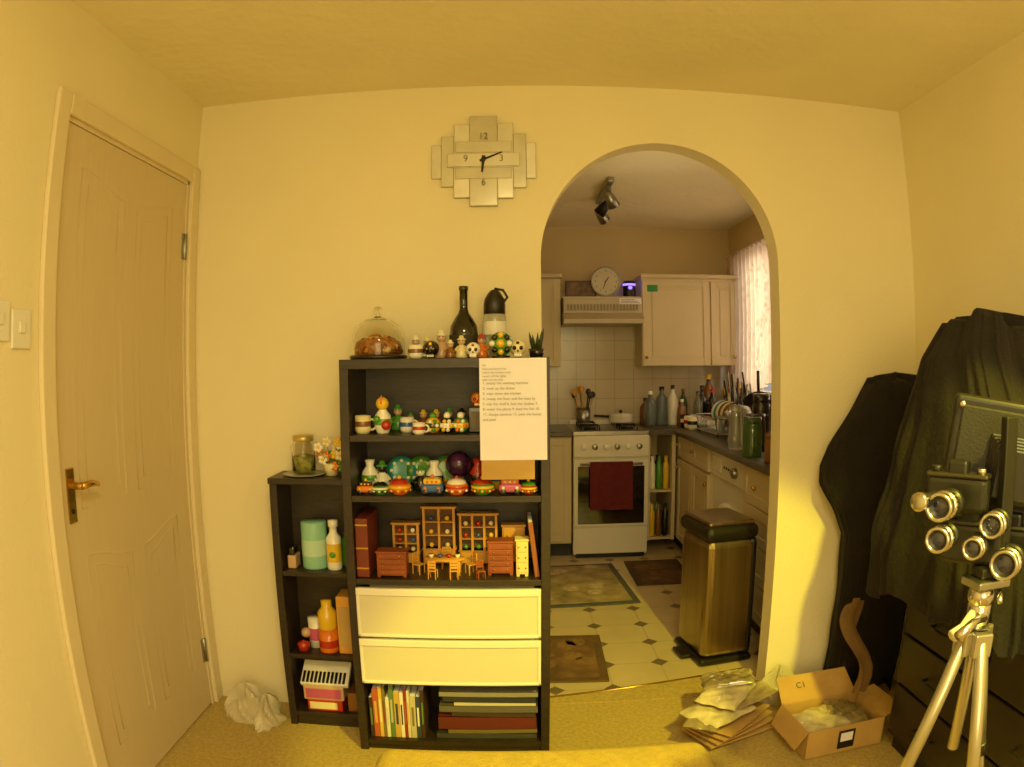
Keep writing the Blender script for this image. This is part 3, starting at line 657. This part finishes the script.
o.box((1.14,2.7,.87),(1.752,5.41,.905),WORK,.008); o.box((.955,4.80,.87),(1.14,5.41,.905),WORK,.004)
o.done()
o=Ob('storage_jars')
for i in range(5):
    for zz in (.116,.466): o.lathe([(.0001,0),(.02,0),(.022,.01),(.022,.18),(.012,.2),(.012,.24),(.0001,.24)],(1.005+.05*(i%3),4.93+.07*(i//3),zz),C('gynkw'[(i+int(zz*10))%5]),14,cap=False)
o.done()
o=Ob('washing_machine')
o.box((1.2,3.42,.02),(1.74,4.03,.86),WHITEG,.012,3); o.box((1.185,3.43,.72),(1.2,4.02,.855),WHITEG,.005)
M=Matrix.Translation((1.2,3.725,.40))@Matrix.Rotation(-pi/2,4,'Y')
o.lathe([(.19,0),(.19,.02),(.17,.03),(.145,.025),(.14,.01),(.0001,.012)],(0,0,0),WHITEP,36,M,cap=False); o.lathe([(.135,.014),(.09,.028),(.0001,.035)],(0,0,0),mat('oven_glass','#14100C'),32,M,cap=False)
o.cyl((1.185,3.55,.79),(1.16,3.55,.79),.028,STEEL); o.box((1.182,3.82,.75),(1.186,4.0,.83),WHITEP,.002)
for i in range(4): o.cyl((1.185,3.64+.04*i,.79),(1.18,3.64+.04*i,.79),.008,BLACKP,seg=10)
o.done()
CZ=.9055
def bottle(o,x,y,r,h,m,cap,z=CZ):
    o.lathe([(.0001,0),(r*.95,0),(r,r*.1),(r,h*.6),(r*.85,h*.7),(r*.35,h*.82),(r*.33,h*.92),(.0001,h*.92)],(x,y,z),m,20,cap=False); o.lathe([(r*.4,h*.9),(r*.4,h),(.0001,h)],(x,y,z),cap,14,cap=False)
BLUEG=mat('blue_plastic','#7F8A8A',.2,trans=.5,var=0); GRNG=mat('green_glass','#4A6A3A',.1,trans=.5,var=0); CLRG=mat('tumbler_glass','#D8D8CC',.06,trans=.85,var=0)
o=Ob('counter_bottles')
bottle(o,1.03,5.15,.045,.26,BLUEG,C('w')); bottle(o,1.13,5.2,.05,.29,BLUEG,C('k')); bottle(o,1.22,5.22,.04,.3,C('w'),C('k')); bottle(o,1.31,5.25,.035,.27,GRNG,C('n'))
bottle(o,1.02,5.3,.04,.2,C('n'),C('k')); bottle(o,1.64,5.0,.035,.3,C('w'),C('b')); bottle(o,1.58,4.9,.035,.28,C('c'),C('r')); bottle(o,1.42,5.1,.04,.3,C('k'),C('k')); bottle(o,1.5,5.2,.05,.38,C('n'),C('y'))
bottle(o,1.36,5.0,.035,.26,CLRG,C('k')); bottle(o,1.25,5.05,.035,.2,C('n'),C('w')); bottle(o,1.46,4.95,.045,.28,C('k'),C('r'))
for i in range(9): mug(o,(1.26+.07*(i%3),4.78+.1*(i//3),CZ),.035,.09,C('wknwcnkwn'[i]),C('ktwrbkwnk'[i]))
o.done()
o=Ob('dish_rack'); y0_,y1_=4.22,4.66
for zz,e in ((.02,0),(.12,.02)):
    o.tube([(1.27-e,y0_,CZ+zz),(1.62,y0_,CZ+zz),(1.62,y1_,CZ+zz),(1.27-e,y1_,CZ+zz)],.005,CHROME,True)
for i in range(12):
    y=y0_+.02+i*.037; o.tube([(1.25,y,CZ+.12),(1.28,y,CZ+.02),(1.60,y,CZ+.02),(1.62,y,CZ+.12)],.003,CHROME,seg=6)
for sx in (1.28,1.61):
    for sy in (y0_,y1_): o.cyl((sx,sy,CZ),(sx,sy,CZ+.12),.005,CHROME,seg=8)
for i in range(6):
    M=Matrix.Translation((1.42,y0_+.1+i*.05,CZ+.13))@Matrix.Rotation(math.radians(83),4,'X')
    o.lathe([(.0001,0),(.05,0),(.08,.012),(.085,.014),(.05,.006),(.0001,.005)],(0,0,0),C('ncnwtw'[i]),28,M,cap=False)
for i in range(4): o.lathe([(.025,0),(.034,.11),(.031,.11),(.022,.004),(.0001,.004)],(1.31+.075*i,y0_+.05,CZ+.025),CLRG,18,cap=False)
for i in range(22):
    x=1.53+rnd.uniform(-.09,.06); y=4.4+rnd.uniform(-.1,.2); o.tube([(x,y,CZ+.03),(x+rnd.uniform(-.06,.04),y+rnd.uniform(-.05,.05),CZ+rnd.uniform(.24,.42))],.006,rnd.choice([STEEL,BLACKM,PINE,BLACKM]),seg=6)
o.done()
o=Ob('electric_kettle'); c=(1.335,3.92,CZ)
o.lathe([(.0001,0),(.08,0),(.085,.01),(.085,.03),(.075,.035),(.078,.05),(.07,.16),(.055,.2),(.04,.215),(.0001,.222)],c,STEEL,28,cap=False); o.sph((c[0],c[1],CZ+.228),.014,BLACKP,seg=10)
o.tube([(c[0]+.05,c[1],CZ+.2),(c[0]+.1,c[1],CZ+.21),(c[0]+.13,c[1],CZ+.15),(c[0]+.1,c[1],CZ+.06),(c[0]+.075,c[1],CZ+.05)],.012,BLACKP)
o.tube([(c[0]-.06,c[1],CZ+.13),(c[0]-.1,c[1],CZ+.19)],[.02,.012],STEEL); o.done()
o=Ob('storage_canisters')
for x,y,r_,h,cc in ((1.20,3.35,.05,.2,'g'),(1.29,3.55,.055,.2,'k'),(1.24,3.12,.055,.14,'n'),(1.22,3.68,.04,.24,'w'),(1.37,3.68,.05,.3,'k')):
    o.lathe([(.0001,0),(r_,0),(r_*1.02,.01),(r_,h*.8),(r_*.9,h*.84),(r_*.95,h*.86),(r_*.95,h),(.0001,h)],(x,y,CZ),{'g':GRNG,'w':CLRG}.get(cc) or C(cc),24,cap=False)
o.done()
o=Ob('drying_pan'); M=Matrix.Translation((1.5,4.08,CZ+.15))@Matrix.Rotation(math.radians(80),4,'X')
o.lathe([(.0001,0),(.11,0),(.14,.03),(.143,.03),(.112,-.004),(.0001,-.004)],(0,0,0),BLACKM,32,M,cap=False); o.tube([(1.5,4.08,CZ+.28),(1.5,4.09,CZ+.42)],.01,BLACKP); o.done()
o=Ob('ceiling_spotlight_bar'); o.box((.56,3.9,2.42),(.60,4.5,2.45),STEEL,.006)
for i,(y,ang,tl) in enumerate(((3.97,-30,25),(4.2,40,20),(4.43,-40,30))):
    o.cyl((.58,y,2.42),(.58,y,2.37),.008,STEEL)
    M=Matrix.Translation((.58,y,2.34))@Matrix.Rotation(math.radians(ang),4,'Y')@Matrix.Rotation(math.radians(tl),4,'X')
    o.lathe([(.0001,.04),(.020,.04),(.028,.01),(.038,-.06),(.034,-.06),(.022,.0),(.0001,0)],(0,0,0),STEEL if i!=1 else BLACKM,24,M,cap=False); o.sph((0,0,-.035),.024,mat('bulb_glass','#E8DCC0',.2),M=M,seg=12)
o.done()
def rug(name,x0,y0,x1,y1,base,border,ang=0,pat=None):
    o=Ob(name); c=((x0+x1)/2,(y0+y1)/2,0); M=RZ(ang,c)
    o.box((x0,y0,.001),(x1,y1,.010),mat(name+border,border,.95,var=.2,vs=30,bump=.4,bs=200),.003,M=M)
    o.box((x0+.04,y0+.04,.010),(x1-.04,y1-.04,.012),mat(name+base,base,.95,var=.45,vs=9,bump=.4,bs=200),M=M)
    for i in range(7):
        xx=x0+.05+rnd.random()*(x1-x0-.17); yy=y0+.05+rnd.random()*(y1-y0-.15)
        o.lathe([(.0001,0),(.05,0),(.05,.001),(.0001,.001)],(xx+.04,yy+.04,.012),mat(name+'pat'+base,pat or border,.95,var=.3,vs=40),8,M,False,1,rnd.uniform(.5,1.2),cap=False)
    o.done()
rug('kitchen_mat',.02,3.78,.70,4.6,'#9A8660','#4E4E50',4,'#B8A27A')
rug('kitchen_mat',.76,4.12,1.14,4.66,'#5A4228','#4A3824',0,'#6E4E2E')
rug('door_mat',.02,2.80,.42,3.34,'#6A4C2C','#5A4228',-2,'#7A5A34')
o=Ob('pedal_bin'); BR=mat('bronze_steel','#A8977A',.28,1,var=.2,vs=6,stretch=(6,6,.3)); c=(.945,3.06,0); o.T=RZ(9,c)
hw,hd=.125,.155
o.box((c[0]-hw-.012,c[1]-hd-.012,.0),(c[0]+hw+.008,c[1]+hd+.01,.035),BLACKP,.02,3)
o.box((c[0]-hw,c[1]-hd,.03),(c[0]+hw,c[1]+hd,.60),BR,.035,4)
o.box((c[0]+.085,c[1]-hd-.003,.035),(c[0]+hw+.003,c[1]+hd+.003,.6),BLACKP,.02)
o.box((c[0]-hw-.01,c[1]-hd-.01,.595),(c[0]+hw+.008,c[1]+hd+.01,.665),BLACKP,.03,4)
o.box((c[0]-hw+.01,c[1]-hd+.01,.66),(c[0]+hw-.01,c[1]+hd-.01,.682),BR,.01,4)
o.box((c[0]-hw-.06,c[1]-.06,.010),(c[0]-hw-.01,c[1]+.06,.028),BLACKP,.006)
o.T=Matrix(); o.done()

# ---------------------------------------------------------------- right side: chest + black cloths
DK=mat('dark_chest_wood','#160F09',.4,var=.3,vs=10)
o=Ob('chest_of_drawers'); o.box((1.34,1.0,.06),(1.65,2.02,.66),DK,.004); o.box((1.36,1.02,0),(1.65,2.0,.06),BLACKP)
o.box((1.32,.99,.66),(1.655,2.03,.685),DK,.004)
for i in range(3): 
    o.box((1.325,1.02,.09+i*.19),(1.34,1.505,.27+i*.19),DK,.004); o.box((1.325,1.515,.09+i*.19),(1.34,2.0,.27+i*.19),DK,.004)
    for y in (1.26,1.76): o.tube([(1.325,y-.05,.175+i*.19),(1.30,y-.045,.175+i*.19),(1.30,y+.045,.175+i*.19),(1.325,y+.05,.175+i*.19)],.005,BLACKM,seg=6)
o.done()
CLO=mat('black_cloth','#110C08',.92,var=.35,vs=9,bump=.5,bs=90)
def lerp(tab,z):
    if z<=tab[0][0]: return tab[0][1]
    for (z0,a),(z1,b) in zip(tab,tab[1:]):
        if z0<=z<=z1: t=(z-z0)/(z1-z0); return a+(b-a)*t
    return tab[-1][1]
def drape(name,zt,zb,xl,xr,yn,yf,rip,mseed,xmax,slope=0):
    R=random.Random(mseed); ph=[(f_,R.uniform(0,6),R.uniform(-3,3),w_) for f_,w_ in ((6,.6),(10,.7),(18,.9),(28,.8),(42,.5),(62,.35))]
    o=Ob(name)
    def f(u,v):
        a=2*pi*u
        z=zb+(zt-zb)*min(v/.92,1)
        sh=1 if v<=.92 else math.sqrt(max(0,1-((v-.92)/.08)**2))
        x0,x1,ya,yb=lerp(xl,z),lerp(xr,z),lerp(yn,z),lerp(yf,z)
        cx=(x0+x1)/2;cy=(ya+yb)/2;ca,sa=math.cos(a),math.sin(a); n=.6
        fd=sum(p[3]*(1-abs(math.sin(p[0]*a/2+p[1]+p[2]*z)))  for p in ph)/3-.6
        fd+=.15*math.sin(7*z+3*a)+.14*math.sin(23*z+5*a+mseed)*math.sin(4*a)
        w=1+rip*(1-.5*(z-zb)/(zt-zb))*fd*2
        px=cx+(x1-x0)/2*math.copysign(abs(ca)**n,ca)*w*sh; py=cy+(yb-ya)/2*math.copysign(abs(sa)**n,sa)*w*sh
        zz=z+(1-sh)*.012+.02*math.sin(3*a+mseed)*v+.012*math.sin(11*a)*v+slope*(px-cx)*v
        if v==0: zz+=.04*math.sin(4*a)+.02*math.sin(9*a)
        return (min(px,xmax),min(py,2.54),max(zz,.004))
    o.grid(f,300,90,CLO,closeu=True); return o.done()
drape('black_blanket',1.49,.70,[(.6,1.10),(.85,1.11),(1.1,1.15),(1.25,1.18),(1.38,1.22),(1.45,1.27),(1.52,1.32)],[(.6,1.68),(1.52,1.68)],[(.6,1.2),(1.2,1.35),(1.5,1.62)],[(.6,2.08),(1.2,2.0),(1.5,1.9)],.075,3,1.652,-.1)
drape('black_coat',1.30,.05,[(0,1.26),(.35,1.27),(.55,1.28),(.72,1.28),(.82,1.24),(.93,1.17),(1.0,1.165),(1.08,1.20),(1.18,1.28),(1.3,1.36)],[(0,1.58),(1.0,1.62),(1.3,1.62)],[(0,2.37),(1.3,2.37)],[(0,2.52),(1.3,2.50)],.06,8,1.655)

# ---------------------------------------------------------------- floor cushion, boxes & packaging
YEL=mat('yellow_cushion_fabric','#CDB04A',.95,var=.12,vs=40,bump=.6,bs=180)
o=Ob('floor_cushion'); 
o.box((-.43,1.28,.002),(.60,1.93,.215),YEL,.06,6); o.tube([(-.41,1.30,.108),(.58,1.30,.108),(.58,1.91,.108),(-.41,1.91,.108)],.024,YEL,True,8)
for f in o.bm.faces: f.smooth=True
o.done()
o=Ob('cardboard_box'); c=(1.15,2.13,0); o.T=RZ(4,c); X0,X1,Y0,Y1,h=.995,1.32,2.02,2.25,.115; w=.004
o.box((X0,Y0,.001),(X1,Y1,.005),CARD); o.box((X0,Y0,.001),(X1,Y0+w,h),CARD); o.box((X0,Y1-w,.001),(X1,Y1,h),CARD); o.box((X0,Y0,.001),(X0+w,Y1,h),CARD); o.box((X1-w,Y0,.001),(X1,Y1,h),CARD)
def flap(o,p0,p1,dirv,m=CARD):
    p0=Vector(p0);p1=Vector(p1);d=Vector(dirv); e=(p1-p0).normalized()*.01
    o.prism([p0,p1,p1+d-e,p0+d+e],(0,0,.004),m)
flap(o,(X0,Y1,h),(X1,Y1,h),(0,.09,.07)); flap(o,(X1,Y0,h),(X1,Y1,h),(.08,0,.02)); flap(o,(X0,Y0,h),(X0,Y1,h),(-.04,0,-.07))
o.box((X0+.13,Y0-.001,.02),(X0+.2,Y0,.095),BLACKP); o.box((X0+.14,Y0-.002,.05),(X0+.19,Y0-.001,.085),PAPER)
o.text('C1',.035,Matrix.Translation((X0+.1,Y1+.05,h+.047))@Matrix.Rotation(math.radians(38),4,'X'),INK)
o.T=Matrix(); o.done()
PLA=mat('clear_polythene','#CDBE8C',.14,var=.3,vs=14,bump=.25,bs=18,coat=.6)
PLB=mat('printed_polythene','#8E7E52',.15,var=.5,vs=12,bump=.25,bs=18,coat=.8)
o=Ob('wrapped_package'); pillow(o,(1.10,2.13,.085),.19,.17,.06,PLA,8,-6,1); pillow(o,(1.22,2.15,.09),.16,.16,.055,PLB,-15,10,2); pillow(o,(1.16,2.14,.045),.26,.19,.05,PLA,3,0,3); o.done()
o=Ob('flattened_cardboard')
for i in range(4):
    M=Matrix.Translation((.80,2.28,.018+.02*i))@Matrix.Rotation(math.radians(24+i*7),4,'Z')@Matrix.Rotation(math.radians(3),4,'Y')
    o.box((-.16,-.09,-.004),(.16,.09,.004),CARD,.001,M=M)
o.done()
o=Ob('polythene_mailers')
for i,(x,y,zz,w_,d_,an,tl,mm) in enumerate(((.74,2.25,.118,.27,.18,38,5,PLA),(.82,2.31,.14,.28,.18,20,-8,PLB),(.78,2.30,.165,.22,.16,50,-4,PLA),(.85,2.40,.13,.24,.16,10,14,PLA),(.68,2.20,.108,.18,.13,60,8,PLB),(.80,2.36,.19,.2,.12,-10,-8,PLB))):
    pillow(o,(x,y,zz),w_,d_,.045,mm,an,tl,i+5)
o.done()
o=Ob('polythene_bag'); crump(o,(1.07,2.49,.0),.09,.04,.13,BAG,25); o.done()
o=Ob('kraft_paper'); KR=mat('kraft_paper','#7A5A30',.8,var=.2,bump=.5,bs=30)
def kf(u,v): return (1.28+.03*math.sin(v*6)+(u-.5)*(.10-.02*v)+.02*math.sin(u*9+v*5),2.19+.1*v-.04*math.cos(u*3)+.015*math.sin(v*9+u*3),.13+.36*v+.02*math.sin(u*4))
o.grid(kf,12,24,KR,smooth=False); o.done(solid=.002)

# ---------------------------------------------------------------- tripod + camera cluster
ALU=mat('tripod_aluminium','#B9B2A0',.3,.9,var=.05)
o=Ob('camera_tripod'); ap=Vector((.88,1.06,.86))
for fx,fy in ((.50,1.02),(1.24,1.22),(.82,.72)):
    f=Vector((fx,fy,.0)); d=f-ap
    e=ap+Vector((d.x,d.y,0)).normalized()*.03
    o.cyl(e,ap+d*.36,.0135,ALU); o.cyl(ap+d*.34,ap+d*.38,.017,BLACKP); o.cyl(ap+d*.36,ap+d*.68,.0105,ALU); o.cyl(ap+d*.66,ap+d*.7,.014,BLACKP); o.cyl(ap+d*.68,ap+d*.97,.008,ALU); o.sph(f+Vector((0,0,.012)),.012,BLACKP,seg=10)
    o.box((-.013,-.02,-.03),(.013,.02,.02),ALU,.004,M=Matrix.Translation(e)@Matrix.Rotation(math.atan2(d.y,d.x),4,'Z'))
o.cyl(ap-Vector((0,0,.25)),ap+Vector((0,0,.09)),.012,ALU); o.cyl(ap-Vector((0,0,.03)),ap+Vector((0,0,.02)),.03,ALU)
o.cyl(ap+Vector((0,0,.03)),ap+Vector((0,0,.07)),.024,CHROME)
o.sph(ap+Vector((0,0,.085)),.028,CHROME); o.box((ap.x-.035,ap.y-.035,ap.z+.105),(ap.x+.045,ap.y+.03,ap.z+.122),STEEL,.004)
o.tube([ap+Vector((-.01,0,.06)),ap+Vector((-.05,-.02,.035)),ap+Vector((-.08,-.03,.025))],[.008,.009,.013],mat('handle_white','#D8D0B8',.4)); o.tube([ap+Vector((.0,-.02,.045)),ap+Vector((-.05,-.05,.055)),ap+Vector((-.09,-.06,.035))],[.008,.008,.012],CHROME)
o.tube([ap+Vector((.03,-.02,.1)),ap+Vector((.0,-.06,.09))],.006,CHROME)
o.done()
o=Ob('vintage_camera_rig')
zb=ap.z+.1225
o.box((ap.x-.02,ap.y-.02,zb),(ap.x+.10,ap.y+.02,zb+.02),BLACKM,.004); o.box((ap.x+.03,ap.y,zb),(ap.x+.06,ap.y+.02,zb+.3),BLACKM,.003)
def lens(o,p,dirv,r,L,body=True):
    p=Vector(p);d=Vector(dirv).normalized(); M=Matrix.Translation(p)@d.to_track_quat('Z','Y').to_matrix().to_4x4()
    o.lathe([(.0001,0),(r*1.15,0),(r*1.15,L*.15),(r,L*.18)],(0,0,0),BLACKP,32,M,cap=False)
    o.lathe([(r,L*.18),(r,L*.4),(r*1.12,L*.42),(r*1.12,L*.6),(r*.95,L*.62)],(0,0,0),CHROME,32,M,cap=False)
    o.lathe([(r*.95,L*.62),(r*.95,L*.8)],(0,0,0),BLACKP,32,M,cap=False)
    o.lathe([(r*.95,L*.8),(r*1.08,L*.87),(r*1.08,L),(r*.86,L),(r*.8,L*.9)],(0,0,0),CHROME,32,M,cap=False)
    o.lathe([(r*.8,L*.9),(r*.6,L*.86)],(0,0,0),BLACKP,32,M,cap=False)
    o.lathe([(r*.6,L*.86),(r*.3,L*.9),(.0001,L*.91)],(0,0,0),mat('lens_glass','#171A2C',.05,var=0,coat=1),24,M,cap=False)
    for q in range(20):
        a=q*pi/10; o.box((-.0015,r*1.1,L*.43),(.0015,r*1.16,L*.59),BLACKM,M=M@Matrix.Rotation(a,4,'Z'))
D=(-.80,-.58,.05)
def body(o,c,ang,w=.13,h=.08,d=.04):
    M=Matrix.Translation(c)@Matrix.Rotation(math.radians(ang),4,'Z')
    o.box((-w/2,-d/2,-h/2),(w/2,d/2,h/2),BLACKP,.012,3,M=M); o.box((-w/2,-d/2,h/2-.004),(w/2,d/2,h/2+.006),mat('satin_chrome','#4A463C',.4,.9),.005,3,M=M)
    o.box((-w*.16,-d*.4,h/2),(w*.16,d*.4,h/2+.03),BLACKP,.006,M=M)
    o.cyl(M@Vector((w*.36,0,h/2+.006)),M@Vector((w*.36,0,h/2+.016)),.010,CHROME); o.cyl(M@Vector((-w*.36,0,h/2+.006)),M@Vector((-w*.36,0,h/2+.016)),.011,BLACKP)
body(o,(.84,1.12,1.135),-52,h=.07); body(o,(.87,1.10,1.04),-52)
for p,r_,L in (((.795,1.08,1.128),.024,.075),((.785,1.07,1.070),.022,.06),((.84,1.04,1.052),.019,.04),((.895,1.05,1.09),.022,.06),((.94,1.05,1.012),.027,.065)):
    lens(o,p,D,r_,L)
body(o,(.98,1.10,1.02),-52,.12)
o.cyl((.80,1.10,1.135),(.715,1.06,1.14),.014,BLACKP); o.cyl((.715,1.06,1.14),(.70,1.053,1.141),.017,CHROME)
M=Matrix.Translation((.98,1.13,1.17))@Matrix.Rotation(math.radians(-40),4,'Z')@Matrix.Rotation(math.radians(8),4,'Y')
o.box((-.14,-.012,-.13),(.14,.012,.135),BLACKP,.03,4,M=M); o.box((-.12,-.018,-.11),(.12,-.01,.115),mat('leatherette','#18140F',.6,bump=.15,bs=200),.02,3,M=M)
for q in range(5): s_=.07-.005*q; o.box((-s_+.02,-.03-.01*q,-s_),(s_+.02,-.018-.01*q,s_),BLACKP,.004,M=M)
for q in ((-.12,.115),(.12,.115),(-.12,-.11)): o.cyl(M@Vector((q[0],-.012,q[1])),M@Vector((q[0],-.022,q[1])),.006,CHROME,seg=10)
o.done()

# ---------------------------------------------------------------- lights
def area(n,loc,rot,size,e,col,sy=None):
    l=bpy.data.lights.new(n,'AREA'); l.energy=e; l.color=col; l.size=size
    if sy: l.shape='RECTANGLE'; l.size_y=sy
    ob=bpy.data.objects.new(n,l); ob.location=loc; ob.rotation_euler=[math.radians(a) for a in rot]; bpy.context.collection.objects.link(ob)
area('ceiling_light',(.2,-.3,2.40),(0,0,0),.6,40,(1,.80,.35))
area('room_fill_light',(.3,-1.6,1.5),(90,0,0),1.6,31,(1,.80,.35),1.2)  # unseen fill added behind the camera; the front wall has no window
area('kitchen_daylight',(1.95,4.37,1.65),(0,90,0),1.6,20,(1,.86,.66),1.0)
l=bpy.data.lights.new('kitchen_bulb','POINT'); l.energy=3.8; l.color=(1,.76,.40); l.shadow_soft_size=.1
ob=bpy.data.objects.new('kitchen_bulb',l); ob.location=(.75,3.4,1.9); bpy.context.collection.objects.link(ob)
l=bpy.data.lights.new('floor_spot','SPOT'); l.energy=300; l.color=(1,.84,.04); l.spot_size=math.radians(50); l.spot_blend=.25; l.shadow_soft_size=.05
ob=bpy.data.objects.new('floor_spot',l); ob.location=(1.0,.2,2.3); 
ob.rotation_euler=(Vector((.62,1.95,0))-Vector((1.0,.2,2.3))).to_track_quat('-Z','Y').to_euler(); bpy.context.collection.objects.link(ob)
w=bpy.data.worlds.new('world'); sc.world=w; w.use_nodes=True; w.node_tree.nodes['Background'].inputs[0].default_value=(.9,.85,.8,1); w.node_tree.nodes['Background'].inputs[1].default_value=.5

# ---------------------------------------------------------------- camera (wide-angle lens, equidistant projection)
cd=bpy.data.cameras.new('camera'); cam=bpy.data.objects.new('camera',cd); bpy.context.collection.objects.link(cam)
cd.sensor_width=36; cd.lens=24.6; cd.clip_start=.02; cd.type='PANO'
try:
    cd.cycles.panorama_type='FISHEYE_LENS_POLYNOMIAL'; cc=cd.cycles
except Exception:
    cd.panorama_type='FISHEYE_LENS_POLYNOMIAL'; cc=cd
cc.fisheye_polynomial_k0=0;cc.fisheye_polynomial_k1=-1/24.609;cc.fisheye_polynomial_k2=0;cc.fisheye_polynomial_k3=0;cc.fisheye_polynomial_k4=0
cc.fisheye_fov=pi
cam.matrix_world=Matrix.Translation((0,0,1.385))@Matrix.Rotation(math.radians(88.3),4,'X')@Matrix.Rotation(math.radians(-.6),4,'Z')
sc.camera=cam
